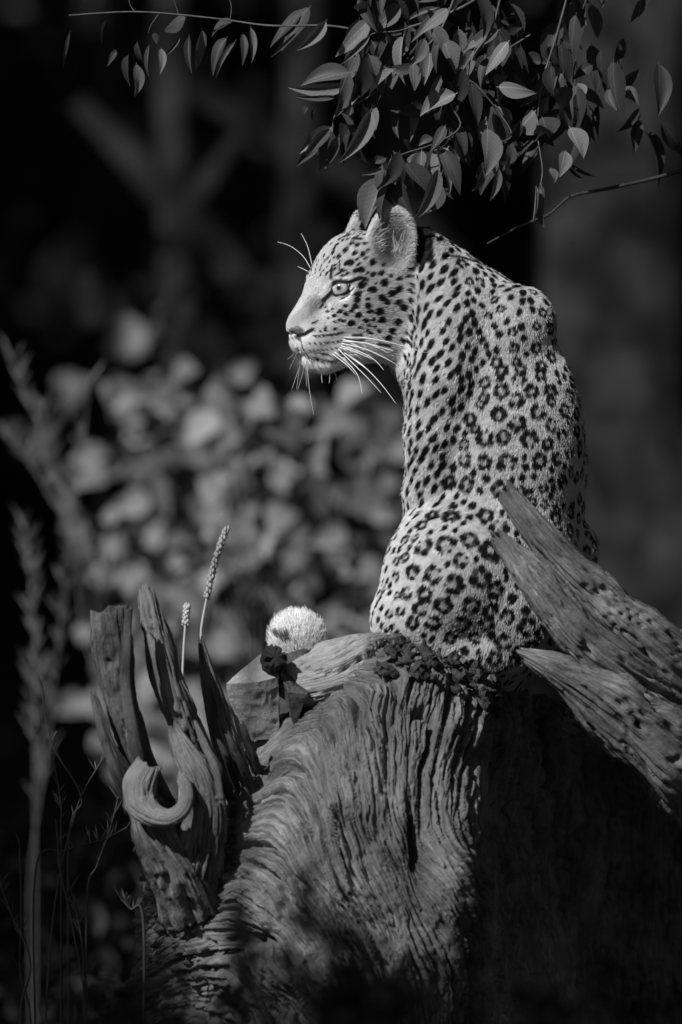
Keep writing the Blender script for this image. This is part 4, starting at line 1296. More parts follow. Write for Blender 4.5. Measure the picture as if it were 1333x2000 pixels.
# ------------------------------------------------------------------ leaves
def leaf_mesh(name, bend=0.25, fold=0.25, wid=0.25, n=9, curl=0.0):
    """leaf of unit length along +X, lying in XY, drooping to -Z; a folded blade with a stalk"""
    V, F = [], []
    for i in range(n):
        t = i / (n - 1)
        wdt = wid * (math.sin(math.pi * min(t ** 0.8 * 0.95 + 0.05, 1)) ** 0.85) * (1.2 - 0.35 * t)
        if i == n - 1: wdt = 0.004
        x = 0.07 + 0.93 * t
        zz = -bend * t * t
        sidew = curl * math.sin(t * 3.0)
        for s_ in (-1, -0.5, 0, 0.5, 1):
            V.append((x, s_ * wdt + sidew, zz + abs(s_) * wdt * fold - 0.02 * math.sin(6 * t) * abs(s_)))
    for i in range(n - 1):
        for j in range(4):
            a = i * 5 + j
            F.append((a, a + 1, a + 6, a + 5))
    k = len(V)
    V += [(0, 0.006, 0), (0, -0.006, 0), (0.08, -0.008, 0), (0.08, 0.008, 0)]
    F.append((k, k + 1, k + 2, k + 3))
    me = bpy.data.meshes.new(name)
    me.from_pydata(V, [], F)
    me.polygons.foreach_set('use_smooth', np.ones(len(me.polygons), dtype=bool))
    return me

def leaf_set(tagname, mat, shapes):
    out = []
    for b, f, w_, c in shapes:
        me = leaf_mesh('leaf', b, f, w_, 9, c)
        me.materials.append(mat)
        out.append(me)
    return out
SH = [(0.12, 0.5, 0.17, 0.07), (0.3, 0.45, 0.19, -0.10), (0.25, 0.3, 0.2, 0.12), (0.05, 0.65, 0.17, -0.05), (0.35, 0.7, 0.18, 0.03)]
leaves_hang = leaf_set('hang', M['leaf'], SH)
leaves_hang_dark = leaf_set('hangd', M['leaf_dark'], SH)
leaves_bush = leaf_set('bush', M['leaf_bush'], [(0.25, 0.25, 0.27, 0.03), (0.4, 0.2, 0.30, -0.04), (0.15, 0.35, 0.24, 0.0)])

def place_leaf(meshes, base, tip, width, parent, roll=0.0, k=None):
    """leaf object from base to tip (world), width in metres, blade normal turned by roll about its axis"""
    k = random.randrange(len(meshes)) if k is None else k
    base, tip = Vector(base), Vector(tip)
    X = tip - base
    L = X.length
    X.normalize()
    view = Vector((0, -1, 0.25))
    Z = (view - X * view.dot(X)).normalized()
    Y = Z.cross(X)
    c, s_ = math.cos(roll), math.sin(roll)
    Y2 = Y * c + Z * s_; Z2 = Z * c - Y * s_
    w0 = 2 * 0.19
    ky = (width / w0) if width else L
    mat = Matrix(((X.x * L, Y2.x * ky, Z2.x * L, 0), (X.y * L, Y2.y * ky, Z2.y * L, 0), (X.z * L, Y2.z * ky, Z2.z * L, 0), (0, 0, 0, 1)))
    o = bpy.data.objects.new('leaf', meshes[k])
    C.objects.link(o)
    o.parent = parent
    mat.translation = base - world_loc(parent)
    o.matrix_local = mat
    return o

def crown_mesh(name, centre, radii, nleaf, size, seed, parent, mat, shell=0.35, aspect=2.2):
    """foliage: many leaf-sized folded faces through an uneven ellipsoid, clumped"""
    r = np.random.default_rng(seed)
    ncl = max(8, nleaf // 60)
    d = r.normal(size=(ncl, 3)); d /= np.linalg.norm(d, axis=1)[:, None]
    rad = (shell + (1 - shell) * r.random(ncl) ** 0.5) * (0.8 + 0.35 * r.random(ncl))
    cl = d * rad[:, None] * np.array(radii) + np.array(centre)
    which = r.integers(0, ncl, nleaf)
    c = cl[which] + r.normal(size=(nleaf, 3)) * np.array(radii) * 0.16
    ax = r.normal(size=(nleaf, 3)); ax[:, 2] -= 0.5; ax /= np.linalg.norm(ax, axis=1)[:, None]
    sd = np.cross(ax, r.normal(size=(nleaf, 3))); sd /= np.linalg.norm(sd, axis=1)[:, None] + 1e-6
    nn = np.cross(ax, sd)
    sz = size * (0.7 + 0.6 * r.random(nleaf))[:, None]
    wv = sz / aspect
    p0 = c; p1 = c + ax * sz * 0.5 + sd * wv * 0.5 + nn * wv * 0.15; p2 = c + ax * sz; p3 = c + ax * sz * 0.5 - sd * wv * 0.5 + nn * wv * 0.15
    V = np.stack([p0, p1, p2, p3], 1).reshape(-1, 3)
    F = np.arange(nleaf * 4).reshape(-1, 4)
    o = obj_np(name, V, F, mat, parent, False)
    o['kind'] = 'stuff'
    return o

def wood_part(name, pts, radii, mat, parent, nseg=10, n=None):
    V, F = tube(pts, radii, nseg, n)
    if len(V) > 60:
        V = V + (0.06 * np.mean(radii)) * np.stack([noise3(V[:, 0] * 9, V[:, 1] * 9, V[:, 2] * 4, k) for k in range(3)], 1)
    return obj_np(name, V, F, mat, parent)

# ------------------------------------------------------------------ overhanging tree (trunk outside the picture on the right)
tr = thing('overhanging_tree', (1.75, 0.25, 0), 'drooping leafy boughs reaching over the leopard from a tree beside the log', 'tree')
wood_part('trunk', [(1.75, 0.25, -0.1), (1.72, 0.25, 0.8), (1.78, 0.22, 1.7), (1.70, 0.2, 2.6), (1.6, 0.1, 3.6)], [0.14, 0.12, 0.11, 0.1, 0.07], M['bark_dark'], tr, 14, 40)
wood_part('limb', [(1.72, 0.21, 2.3), (1.3, 0.1, 2.42), (0.9, 0.02, 2.36), (0.5, -0.02, 2.22), (0.1, 0.0, 2.12)], [0.05, 0.04, 0.03, 0.02, 0.012], M['bark_dark'], tr, 10, 30)
wood_part('limb', [(1.70, 0.2, 2.6), (1.2, -0.3, 2.85), (0.6, -0.6, 2.8), (0.1, -0.75, 2.7)], [0.05, 0.04, 0.03, 0.015], M['bark_dark'], tr, 10, 30)

TW = []
def twig(pts, r, mat=None):
    W = [at(u, v, y) for u, v, y in pts]
    rr = np.linspace(r, r * 0.45, len(W)) * 0.62
    V, F = tube([np.array(w_) for w_ in W], rr, 6, len(W) * 5)
    o = obj_np('twig', V, F, mat or M['twig'], tr)
    TW.append((o, V))
    return o
def near_twig(p):
    p = np.array(p)
    return min(TW, key=lambda t_: ((t_[1] - p) ** 2).sum(1).min())[0]
# twigs (photo pixels)
twig([(1010, -150, 0.0), (950, -20, 0.0), (840, 40, 0.0), (740, 62, 0.0), (640, 50, 0.0), (527, 50, 0.01), (420, 36, 0.02), (270, 23, 0.03), (135, 30, 0.03)], 0.0042)
twig([(840, 40, 0.0), (780, 60, -0.01), (720, 70, -0.02), (690, 125, -0.03), (665, 180, -0.03)], 0.0025)
twig([(900, -40, 0.0), (860, 60, -0.02), (800, 120, -0.04), (735, 180, -0.05), (690, 205, -0.05), (655, 225, -0.05), (650, 260, -0.05)], 0.0032)
twig([(1010, -150, 0.0), (960, 60, -0.03), (905, 130, -0.04), (900, 150, -0.04), (935, 170, -0.04), (1000, 260, -0.04), (960, 280, -0.05)], 0.0032)
twig([(960, 60, -0.03), (880, 180, -0.06), (900, 245, -0.06), (850, 280, -0.06), (790, 300, -0.06), (750, 320, -0.06)], 0.003)
twig([(1150, -160, 0.05), (1090, 60, 0.02), (1060, 160, 0.0), (1050, 250, -0.01), (1060, 330, -0.02), (1055, 365, -0.02)], 0.0035)
twig([(1150, -160, 0.05), (1130, 80, 0.04), (1120, 160, 0.04), (1140, 220, 0.05)], 0.003)
twig([(1036, 68, -0.02), (1000, 90, -0.03), (955, 112, -0.04)], 0.003)
twig([(265, 24, 0.03), (255, 10, 0.03), (250, -10, 0.03)], 0.0012)
twig([(350, 30, 0.03), (344, 12, 0.03), (335, -15, 0.03)], 0.0012)
twig([(450, 38, 0.02), (452, 10, 0.02), (440, -20, 0.02)], 0.0014)
twig([(310, 28, 0.03), (295, 50, 0.03), (290, 65, 0.03)], 0.0014)
twig([(1560, 250, 0.12), (1400, 312, 0.1), (1290, 345, 0.08), (1200, 366, 0.06), (1120, 382, 0.05), (1092, 402, 0.05), (1070, 420, 0.05), (1020, 440, 0.04), (952, 476, 0.03)], 0.0062, M['twig_dark'])
wood_part('limb', [(1.74, 0.22, 1.75), (1.45, 0.2, 1.8), (1.1, 0.15, 1.82), (0.78, 0.12, 1.86)], [0.03, 0.022, 0.014, 0.008], M['bark_dark'], tr, 8, 24)

LV1 = [(515,140,325,375,90,0),(400,40,150,310,110,1),(350,60,75,280,90,1),(300,230,120,405,25,0),(840,130,565,400,130,0),(830,250,620,470,50,0),(790,0,790,105,100,0),(1050,20,850,210,130,0),(700,520,330,590,120,0),(690,620,225,640,100,0),(600,700,290,700,36,0),(830,560,690,760,100,0),(1130,270,840,570,130,0),(1040,420,850,800,110,1),(1000,440,960,660,85,0),(1140,440,1140,660,90,0),(840,780,670,1170,125,0),(700,750,630,1150,80,1),(610,965,455,1240,78,0),(545,915,375,1160,85,0),(1020,750,1030,1000,80,1),(1130,740,1120,1000,60,0),(1260,370,1250,590,100,0),(1330,600,1270,760,50,0),(950,1140,830,1200,60,0),(920,1220,770,1260,40,0),(940,1260,770,1650,165,0),(980,1290,830,1600,90,1),(1080,1180,1030,1500,110,1),(1170,1090,1060,1210,50,0),(1280,990,1190,1050,60,0),(1200,1080,1190,1300,100,0),(1330,1200,1160,1600,120,0),(1330,60,1120,290,75,0),(1330,50,1050,150,40,0),(380,770,330,850,50,1),(440,780,380,890,24,1),(1060,1000,1230,1120,60,1)]
LV2 = [(120,190,185,390,78,0),(150,40,0,140,60,0),(290,230,215,250,50,0),(330,270,340,430,115,1),(390,440,590,450,75,0),(60,260,40,410,60,0),(110,380,60,530,42,0),(260,440,310,620,75,0),(300,480,480,660,60,1),(420,540,470,650,42,0),(590,560,490,670,100,0),(590,620,480,690,60,1),(220,640,50,780,85,1),(240,640,250,860,85,1),(345,640,340,880,92,0),(400,690,390,840,50,1),(470,720,425,870,50,0),(150,740,0,940,95,0),(230,680,170,830,75,0),(320,850,285,1000,40,0),(405,850,360,1020,46,0),(120,930,-10,1110,100,0),(620,590,660,700,92,0),(740,760,710,890,72,0),(690,440,740,580,100,0),(640,230,780,400,115,1),(520,300,640,330,60,1),(830,500,890,720,64,1),(760,640,830,790,75,0),(620,930,615,1140,58,1),(590,930,580,1130,14,0),(750,820,905,905,22,1),(745,830,840,930,16,1),(910,520,890,700,50,1),(660,850,690,920,40,0),(800,420,840,480,50,0),(450,170,520,150,50,1),(560,80,430,100,60,1),(700,200,830,260,70,1),(880,330,780,380,60,1),(960,440,1000,560,60,1),(1010,450,1100,520,60,1),(640,620,600,700,70,0),(560,480,480,500,50,1),(30,190,-40,330,70,0),(180,120,60,220,90,1),(250,130,190,250,60,1)]
LV3 = [(940,130,945,340,52,0),(1060,170,960,320,64,1),(1100,185,990,355,24,0),(1165,120,1175,290,38,0),(1090,95,970,150,52,1),(880,160,890,340,38,1),(750,220,745,335,32,0),(640,190,650,310,36,1),(635,290,635,455,46,0),(600,250,570,400,48,1),(870,80,750,130,62,1),(840,170,770,265,20,0),(720,150,725,205,46,1),(500,90,445,200,16,1),(330,140,275,320,16,1),(1130,150,1125,290,32,1),(540,230,500,300,30,1),(700,200,690,360,30,1)]
lrng = random.Random(9)
for lst, u0, v0, kk in ((LV1, 500, 0, 0.27), (LV2, 820, 0, 0.385), (LV3, 0, 0, 0.42)):
    for (a, b, c, d, w_, dk) in lst:
        yb = lrng.uniform(-0.10, 0.05) + (0.06 if dk else -0.02)
        base = at(u0 + a * kk, v0 + b * kk, yb)
        tip = at(u0 + c * kk, v0 + d * kk, yb + lrng.uniform(-0.03, 0.03))
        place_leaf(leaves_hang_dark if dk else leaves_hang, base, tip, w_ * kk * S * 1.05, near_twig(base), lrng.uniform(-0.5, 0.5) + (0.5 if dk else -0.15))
for k in range(90):      # the boughs' inner leaves, with shade put into their dark tone
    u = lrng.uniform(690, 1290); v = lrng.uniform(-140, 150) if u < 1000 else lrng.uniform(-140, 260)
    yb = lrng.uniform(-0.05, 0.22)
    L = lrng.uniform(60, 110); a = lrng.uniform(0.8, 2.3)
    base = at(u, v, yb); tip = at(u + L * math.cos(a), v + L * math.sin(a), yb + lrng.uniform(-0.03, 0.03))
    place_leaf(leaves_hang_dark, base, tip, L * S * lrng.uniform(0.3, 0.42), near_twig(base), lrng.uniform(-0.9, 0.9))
for k in range(120):     # drooping clusters along the twigs
    tw, tv_ = TW[lrng.choice([1, 2, 2, 3, 3, 4, 4, 5, 5, 6, 6, 7])]
    b_ = Vector(tv_[lrng.randrange(len(tv_))]) + Vector((lrng.uniform(-0.02, 0.02), lrng.uniform(-0.04, 0.08), lrng.uniform(-0.02, 0.01)))
    if b_.z < 1.2 + (1000 - 330) * S: continue
    L = lrng.uniform(55, 105) * S; a = math.radians(lrng.gauss(100, 28))
    d_ = Vector((math.cos(a) * L, lrng.uniform(-0.03, 0.03), -math.sin(a) * L))
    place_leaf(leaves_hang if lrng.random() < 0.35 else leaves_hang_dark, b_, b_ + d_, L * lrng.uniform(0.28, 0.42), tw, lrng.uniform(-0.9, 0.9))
crown = crown_mesh('crown', (1.25, -0.25, 3.05), (0.95, 0.8, 0.5), 4600, 0.10, 5, tr, M['leaf_dark'], 0.1)

# ------------------------------------------------------------------ background shrubs: lit leaves well behind the log
def shrub(u, y, spread, zlo, zhi, n, seed, label, size=(0.05, 0.105), group='broad-leaved shrubs behind the log'):
    r = random.Random(seed)
    base = at(u, 1000, y)
    x0, y0 = base.x, y
    g0 = gz(x0, y0)
    t = thing('shrub', (x0, y0, g0), label, 'shrub', group)
    stems = []
    for k in range(7):
        a = r.uniform(0, 6.28); sp = spread * r.uniform(0.2, 0.8)
        top = Vector((x0 + sp * math.cos(a), y0 + sp * math.sin(a) * 0.6, zlo + (zhi - zlo) * r.uniform(0.6, 0.98)))
        mid = Vector((x0 + sp * 0.5 * math.cos(a), y0 + sp * 0.3 * math.sin(a), (top.z + g0) * 0.55))
        V, F = tube([np.array((x0 + 0.05 * math.cos(a), y0 + 0.05 * math.sin(a), g0 - 0.05)), np.array(mid), np.array(top)], [0.007, 0.006, 0.003], 6, 10)
        stems.append((obj_np('stem', V, F, M['twig_dark'], t), V))
    for k in range(n):
        a = r.uniform(0, 6.28); rr = spread * math.sqrt(r.random())
        f = r.random()
        z = zlo + (zhi - zlo) * f
        rr *= 1.0 - 0.45 * f * f
        p = Vector((x0 + rr * math.cos(a), y0 + rr * 0.7 * math.sin(a) - 0.1, z))
        L = r.uniform(*size)
        dr = Vector((r.uniform(-1, 1), r.uniform(-1.0, 0.5), r.uniform(-0.9, 0.35))).normalized()
        place_leaf(leaves_bush, p, p + dr * L, L * r.uniform(0.42, 0.62), min(stems, key=lambda q_: ((q_[1] - np.array(p)) ** 2).sum(1).min())[0], r.uniform(-0.8, 0.8))
    return t
shrub(365, 4.7, 0.27, 0.55, 1.56, 170, 1, 'leafy shrub with pale drooping leaves behind the broken spikes')
shrub(560, 4.2, 0.27, 0.45, 1.50, 170, 2, 'leafy shrub behind the tail tip, below the leopard\'s chin')
shrub(730, 5.0, 0.30, 0.45, 1.42, 150, 3, 'leafy shrub tucked behind the leopard\'s chest')
shrub(275, 5.4, 0.17, 0.6, 1.45, 60, 4, 'low leafy shrub beside the tall dry grass')
shrub(1220, 9.0, 0.38, 0.55, 1.30, 70, 6, 'leafy shrub at the foot of the pale tree trunk')
shrub(450, 6.6, 0.55, 1.3, 1.95, 60, 7, 'taller thin shrub rising behind the others, under the leopard\'s gaze', (0.08, 0.15))

# ------------------------------------------------------------------ trees of the wood behind
def wood_tree(x, y, r, h, seed, label, lean=(0, 0), mat='bark_pale', crown_z=None, crown_r=(2.2, 2.2, 1.6), nleaf=3600, branches=(), group='trees of the wood behind the log', size=0.24):
    g0 = gz(x, y)
    t = thing('forest_tree', (x, y, g0), label, 'tree', group)
    rr = np.random.default_rng(seed)
    pts = [(x + lean[0] * f + rr.normal(0, r * 0.25) * (f > 0), y + lean[1] * f, g0 - 0.1 + h * f) for f in (0, 0.15, 0.3, 0.5, 0.75, 1.0)]
    V, F = tube(pts, [r * 1.35, r * 1.05, r, r * 0.9, r * 0.7, r * 0.4], 18, 60)
    dsp = fbm(V[:, 0] * 10, V[:, 1] * 10, V[:, 2] * 3, 3, seed) * r * 0.14
    ax = np.array([x, y, 0.0]); rad = V - ax; rad[:, 2] = 0
    V = V + rad / (np.linalg.norm(rad, axis=1)[:, None] + 1e-6) * dsp[:, None]
    obj_np('trunk', V, F, M[mat], t)
    for b in branches:
        wood_part('branch', b[0], b[1], M[mat], t, 10, 24)
    cz = crown_z or g0 + h
    cc = (x + lean[0], y + lean[1], cz)
    for k in range(4):
        a = k * 1.57 + rr.random()
        wood_part('branch', [pts[-2], (cc[0] + crown_r[0] * 0.3 * math.cos(a), cc[1] + crown_r[1] * 0.3 * math.sin(a), cz - 0.3), (cc[0] + crown_r[0] * 0.7 * math.cos(a), cc[1] + crown_r[1] * 0.7 * math.sin(a), cz + 0.1)],
                  [r * 0.45, r * 0.3, r * 0.1], M['bark_dark'], t, 8, 14)
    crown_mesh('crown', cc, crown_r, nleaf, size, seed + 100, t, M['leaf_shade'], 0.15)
    return t

def bp(*pts):
    return [tuple(at(*p)) for p in pts]
# the big pale trunk behind the leopard's back
p = at(1225, 1000, 8.0)
wood_tree(p.x, 8.0, 0.175, 7.0, 21, 'thick pale trunk standing behind the leopard\'s back', crown_z=6.6, crown_r=(3.0, 2.8, 1.5))
p = at(565, 1000, 8.6)
wood_tree(p.x, 8.6, 0.06, 5.6, 22, 'slim upright trunk in the dim wood above the shrubs', crown_z=6.2, crown_r=(2.6, 2.6, 1.4), lean=(0.1, 0))
p = at(352, 1000, 8.4)
wood_tree(p.x, 8.4, 0.05, 5.4, 23, 'slim forked trunk with slanting boughs in the dim wood', crown_z=6.0, crown_r=(2.6, 2.4, 1.4),
          branches=[(bp((500, 600, 8.5), (430, 480, 8.4), (340, 400, 8.4), (250, 300, 8.4), (150, 200, 8.4)), [0.035, 0.045, 0.05, 0.045, 0.03]),
                    (bp((352, 420, 8.4), (420, 330, 8.3), (470, 260, 8.3)), [0.04, 0.03, 0.02])])
p = at(700, 1000, 9.4)
wood_tree(p.x + 0.9, 9.4, 0.10, 6.4, 24, 'dark trunk with a long slanting bough, hidden behind the leopard', crown_z=6.8, crown_r=(2.8, 2.8, 1.6),
          branches=[(bp((880, 520, 9.4), (760, 400, 9.2), (600, 300, 9.0), (470, 225, 9.0), (300, 140, 9.0)), [0.06, 0.055, 0.05, 0.045, 0.03])])
far = [(-3.1, 4.2), (-2.9, 6.4), (-5.6, 3.6), (-8.2, 3.5), (4.2, 4.0), (1.9, 6.2), (-3.4, 9.5), (-5.2, 6.6), (-7.5, 9.0), (-2.6, 12.5), (-5.8, 12.0), (2.6, 10.5), (4.6, 8.0), (5.4, 12.0), (0.2, 13.5), (-9.5, 6.5), (-8.6, 13.0), (2.9, 14.0), (8.0, 10.0), (-1.0, 17.5), (-4.6, 17.0), (2.4, 18.0), (-8.0, 17.5), (5.6, 17.0), (-2.8, 21.5), (0.8, 22.5), (-6.6, 22.0), (4.4, 22.0)]
FAR_LAB = ['tree', 'tree', 'tree']
for k, (x, y) in enumerate(far):
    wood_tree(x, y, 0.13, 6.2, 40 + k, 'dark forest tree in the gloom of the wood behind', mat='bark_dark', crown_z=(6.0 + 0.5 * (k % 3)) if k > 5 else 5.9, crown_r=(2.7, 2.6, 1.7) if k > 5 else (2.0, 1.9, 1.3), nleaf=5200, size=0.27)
# dense dark understorey on the bank
us_r = np.random.default_rng(77)
for k in range(16):
    x = -9 + 18 * (k + us_r.random()) / 16; y = 14.5 + 4 * us_r.random()
    g0 = gz(x, y)
    t = thing('thicket_bush', (x, y, g0), 'dark rounded bush of the thicket on the rising bank', 'bush', 'thicket on the bank')
    for j in range(3):
        wood_part('stem', [(x, y, g0 - 0.1), (x + 0.3 * math.cos(j * 2.1), y + 0.3 * math.sin(j * 2.1), g0 + 0.8), (x + 0.6 * math.cos(j * 2.1), y + 0.5 * math.sin(j * 2.1), g0 + 1.7)], [0.03, 0.02, 0.01], M['bark_dark'], t, 6, 8)
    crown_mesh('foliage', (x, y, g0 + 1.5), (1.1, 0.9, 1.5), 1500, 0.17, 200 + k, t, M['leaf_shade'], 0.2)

# ------------------------------------------------------------------ trees added out of view on the sun side to shade the log
def shade_tree(x, y, z, rad, seed, label, nleaf=4200, size=0.16):
    g0 = gz(x, y)
    t = thing('shade_tree', (x, y, g0), label, 'tree', 'trees added out of view to shade the log')
    wood_part('trunk', [(x, y, g0 - 0.1), (x + 0.05, y, z * 0.4), (x - 0.04, y, z * 0.8), (x, y, z)], [0.11, 0.09, 0.07, 0.03], M['bark_dark'], t, 12, 26)
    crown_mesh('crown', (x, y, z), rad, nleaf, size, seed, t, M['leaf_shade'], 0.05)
    return t
L_ = np.array(sun_dir)
def shade_at(u, v, y, t):
    p_ = np.array(at(u, v, y)) + L_ * t
    return p_
q = shade_at(640, 2400, -0.4, 4.6)
shade_tree(q[0], q[1], q[2], (0.75, 0.55, 0.28), 301, 'small unseen tree added to shade the foot of the log', 2600, 0.11)
q = shade_at(60, 1850, 0.0, 4.2)
shade_tree(q[0], q[1], q[2], (0.40, 0.5, 0.30), 302, 'small unseen tree added to shade the dry grass', 1500, 0.10)

q = shade_at(690, 1900, -2.7, 4.4)
shade_tree(q[0], q[1], q[2], (1.0, 0.7, 0.35), 303, 'small unseen tree added to shade the tufts in front of the log', 2600, 0.11)
for k, (x, y) in enumerate([(2.9, -4.6), (5.4, -1.2), (4.6, -8.2), (2.2, -10.6), (6.6, 2.2), (-2.6, -14.6), (-6.4, -13.4), (2.4, -15.0), (-11.0, -8.2), (-11.4, -2.6), (-11.0, 2.0), (3.4, 0.9), (7.6, -5.0)]):  # ring of unseen trees added to cut the sky's fill light
    wood_tree(x, y, 0.14, 6.0, 500 + k, 'unseen leafy tree added around the log to block skylight', mat='bark_dark', crown_z=6.2 + 0.4 * (k % 2), crown_r=(2.7, 2.6, 1.7) if k != 11 else (1.7, 1.6, 1.2), nleaf=3000, group='unseen trees added to block skylight', size=0.26)
shade_tree(-4.9, -1.1, 5.0, (0.95, 0.75, 0.45), 304, 'slender unseen tree added to shade the ground behind the grass', 2200, 0.16)
# ------------------------------------------------------------------ grasses
def grass(name, pts, r0, r1, mat, label, group, spikelets=0, sp_len=0.03, sp_from=0.5, seed=0, knobs=0, root_dx=0.0, cat='grass stalk'):
    W = [np.array(at(*p)) for p in pts]
    root = W[0].copy(); root[0] += root_dx; root[2] = gz(root[0], root[1]) - 0.01
    if W[0][2] > 0.3:
        low = W[0].copy(); low[2] = (W[0][2] + root[2]) * 0.5; low[0] = W[0][0] + root_dx * 0.7
        W = [root, low] + W
    else:
        W = [root] + W[1:]
    t = thing(name, tuple(root), label, cat, group)
    n = 40
    V, F = tube(W, np.linspace(r0, r1, len(W)), 6, n)
    obj_np('stalk', V, F, mat, t)
    Pc, _ = resample(W, 200)
    rr = random.Random(seed)
    if knobs:
        Vs, Fs = [], []
        for k in range(knobs):
            f = sp_from + (1 - sp_from) * k / knobs
            p_ = Pc[int(f * 199)]
            a = k * 2.4
            c = p_ + np.array([math.cos(a), math.sin(a), 0]) * r1 * 1.6
            s_ = r1 * rr.uniform(1.5, 2.1)
            b0 = len(Vs)
            for dx, dy2, dz in ((1, 0, 0), (0, 1, 0), (-1, 0, 0), (0, -1, 0), (0, 0, 1.7), (0, 0, -1.5)):
                Vs.append(c + np.array([dx, dy2, dz]) * s_)
            for f_ in ((0, 1, 4), (1, 2, 4), (2, 3, 4), (3, 0, 4), (1, 0, 5), (2, 1, 5), (3, 2, 5), (0, 3, 5)):
                Fs.append(tuple(b0 + i for i in f_))
        obj_np('seed_spike', np.array(Vs), Fs, mat, t)['kind'] = 'stuff'
    if spikelets:
        Vs, Fs = [], []
        for k in range(spikelets):
            f = sp_from + (1 - sp_from) * rr.random()
            p_ = Pc[int(f * 199)]
            a = rr.uniform(0, 6.28)
            ln = sp_len * rr.uniform(0.5, 1.2)
            d = np.array([math.cos(a) * 0.55, math.sin(a) * 0.55, 0.8]) * ln
            sd = np.cross(d, [0, 1, 0]); sd = sd / (np.linalg.norm(sd) + 1e-9) * 0.0010
            b0 = len(Vs)
            Vs += [p_ - sd * 0.5, p_ + sd * 0.5, p_ + d * 0.6 + sd, p_ + d, p_ + d * 0.6 - sd]
            Fs.append(tuple(range(b0, b0 + 5)))
        obj_np('seed_head', np.array(Vs), Fs, mat, t)['kind'] = 'stuff'
    return t
GS = 'seeding grass spikes beside the log'
grass('grass_stalk', [(432, 1400, 0.05), (408, 1310, 0.04), (393, 1246, 0.03), (402, 1180, 0.05), (420, 1100, 0.05), (443, 1032, 0.05)], 0.0022, 0.0022, M['grass_pale'], 'tall knobbly pale seed spike rising behind the broken spikes', GS, knobs=64, sp_from=0.74, seed=1, root_dx=0.1)
grass('grass_stalk', [(352, 1480, 0.05), (355, 1380, 0.05), (359, 1270, 0.05), (366, 1182, 0.05)], 0.002, 0.0022, M['grass_pale'], 'short knobbly seed spike behind the pale broken spike', GS, knobs=28, sp_from=0.9, seed=2)
GB = 'dry feathery grasses beside the log'
G = 'tall dry feathery grass stem swaying beside the log'
for k, pts in enumerate([
        [(215, 1330, 1.0), (185, 1150, 1.0), (140, 1010, 1.0), (95, 880, 1.0), (50, 770, 1.0), (20, 690, 1.0)],
        [(205, 1330, 1.1), (170, 1160, 1.1), (138, 1030, 1.1), (140, 960, 1.1), (160, 880, 1.1), (176, 740, 1.1)],
        [(190, 1300, 1.2), (160, 1140, 1.2), (120, 1010, 1.2), (60, 910, 1.2), (10, 850, 1.2)],
        [(180, 1300, 1.0), (150, 1120, 1.0), (128, 990, 1.0), (100, 900, 1.0), (80, 780, 1.0)],
        [(70, 1700, 0.9), (68, 1500, 0.9), (70, 1300, 0.9), (62, 1150, 0.9), (48, 1020, 0.9)],
        [(60, 1700, 1.0), (95, 1450, 1.0), (115, 1250, 1.0), (132, 1080, 1.0)],
        [(230, 1300, 1.3), (205, 1180, 1.3), (185, 1130, 1.3), (180, 1060, 1.3)],
        [(482, 1480, -0.55), (490, 1330, -0.55), (478, 1180, -0.55), (470, 1080, -0.55), (472, 960, -0.55)],
        [(486, 1480, -0.6), (500, 1320, -0.6), (512, 1200, -0.6), (520, 1120, -0.6)],
        [(478, 1480, -0.6), (478, 1320, -0.6), (450, 1180, -0.6), (425, 1100, -0.6)]]):
    near = pts[0][2] < 0
    pts = [(a_, b_, (-3.2 + 0.05 * k) if near else c_ + 1.6) for a_, b_, c_ in pts]
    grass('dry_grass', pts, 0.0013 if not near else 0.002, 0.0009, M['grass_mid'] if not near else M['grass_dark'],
          'thin out-of-focus grass stem in front of the log\'s notched slab' if near else G, 'thin grass in front of the slab' if near else GB, spikelets=60 if not near else 30, sp_len=0.06 if not near else 0.05, sp_from=0.5, seed=30 + k, root_dx=(0.0 if near or k in (4, 5) else 0.2 + 0.02 * k))
GD = 'dark stalks at the foot of the log'
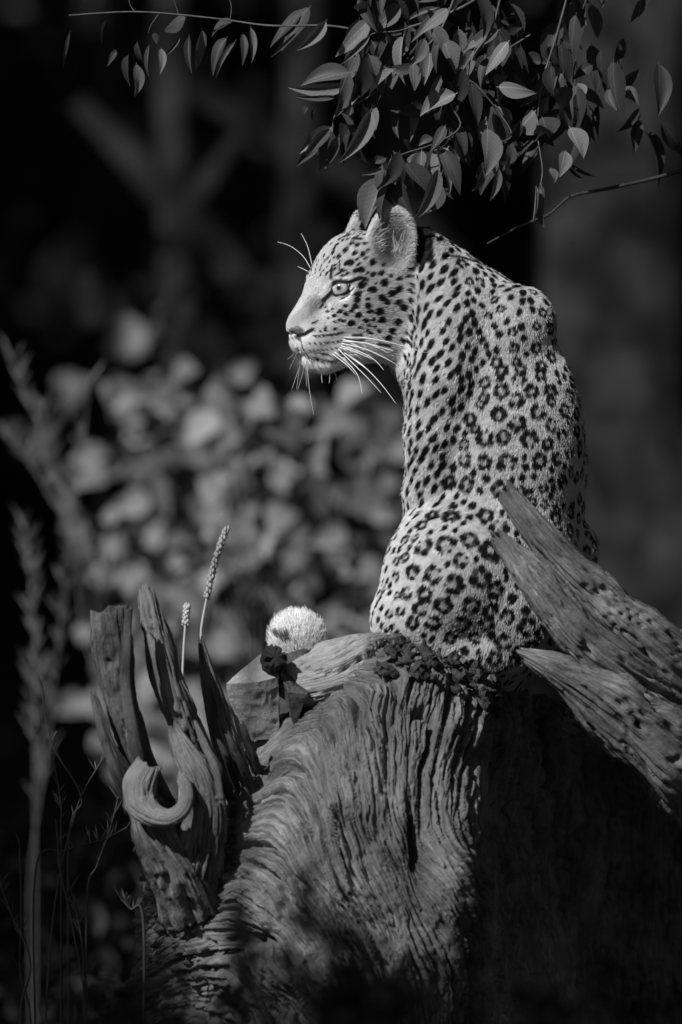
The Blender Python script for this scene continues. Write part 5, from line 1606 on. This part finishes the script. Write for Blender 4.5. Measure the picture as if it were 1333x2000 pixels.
for k, pts in enumerate([
        [(90, 1980, -0.2), (110, 1750, -0.2), (150, 1580, -0.2), (190, 1500, -0.2), (216, 1465, -0.22)],
        [(135, 1640, -0.2), (160, 1560, -0.2), (110, 1470, -0.2), (92, 1420, -0.2), (82, 1325, -0.2)],
        [(120, 1640, -0.2), (118, 1560, -0.2), (100, 1460, -0.2)],
        [(70, 1700, -0.25), (130, 1660, -0.25), (200, 1640, -0.25), (250, 1615, -0.25)],
        [(170, 1990, -0.3), (140, 1800, -0.3), (118, 1700, -0.3), (110, 1600, -0.3)],
        [(165, 1900, -0.3), (150, 1780, -0.3), (135, 1730, -0.3)],
        [(40, 1980, -0.3), (60, 1880, -0.3), (20, 1780, -0.3), (0, 1720, -0.3)],
        [(60, 1990, -0.2), (40, 1900, -0.2), (42, 1780, -0.2), (38, 1640, -0.2)],
        [(170, 1760, -0.3), (190, 1690, -0.3), (215, 1620, -0.3), (232, 1555, -0.3)],
        [(280, 1800, -0.4), (255, 1775, -0.4), (236, 1755, -0.4)]]):
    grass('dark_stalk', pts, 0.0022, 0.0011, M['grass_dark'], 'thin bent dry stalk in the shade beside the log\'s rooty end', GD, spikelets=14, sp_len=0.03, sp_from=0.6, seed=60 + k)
# the dark out-of-focus tussocks in front of the log
def tussock(u, v, y, hgt, seed, label):
    r = np.random.default_rng(seed)
    top = at(u, v, y)
    x0, y0 = top.x, y
    g0 = gz(x0, y0)
    t = thing('foreground_bush', (x0, y0, g0), label, 'bush', 'dark tufts in front of the log')
    for j in range(3):
        wood_part('stem', [(x0, y0, g0 - 0.05), (x0 + 0.03 * (j - 1), y0, (g0 + top.z) * 0.5), (x0 + 0.08 * (j - 1), y0, top.z - 0.02)], [0.008, 0.006, 0.003], M['twig_dark'], t, 6, 8)
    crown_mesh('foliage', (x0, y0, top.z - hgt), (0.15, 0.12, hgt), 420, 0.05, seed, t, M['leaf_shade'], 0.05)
tussock(330, 1860, -2.6, 0.16, 401, 'dark blurred tuft in front of the log\'s rooty end')
tussock(720, 1850, -2.8, 0.16, 402, 'dark blurred tuft before the middle of the log')
tussock(1040, 1870, -2.6, 0.18, 403, 'dark blurred tuft before the shaded side of the log')

for k, (u, y, w_, hgt) in enumerate([(60, 3.6, 0.45, 0.30), (250, 4.0, 0.4, 0.28)]):  # added bushes: dark foliage covers sunlit ground that should lie in shade
    b_ = at(u, 1000, y)
    t = thing('added_bush', (b_.x, y, gz(b_.x, y)), ['low dark bush added to darken the ground behind the dry grass', 'low dark bush added to darken the ground behind the rooty end of the log'][k], 'bush', 'bushes added to darken the ground')
    for j in range(3):
        wood_part('stem', [(b_.x, y, -0.05), (b_.x + 0.1 * (j - 1), y, 0.15), (b_.x + 0.22 * (j - 1), y, hgt)], [0.01, 0.008, 0.004], M['twig_dark'], t, 6, 8)
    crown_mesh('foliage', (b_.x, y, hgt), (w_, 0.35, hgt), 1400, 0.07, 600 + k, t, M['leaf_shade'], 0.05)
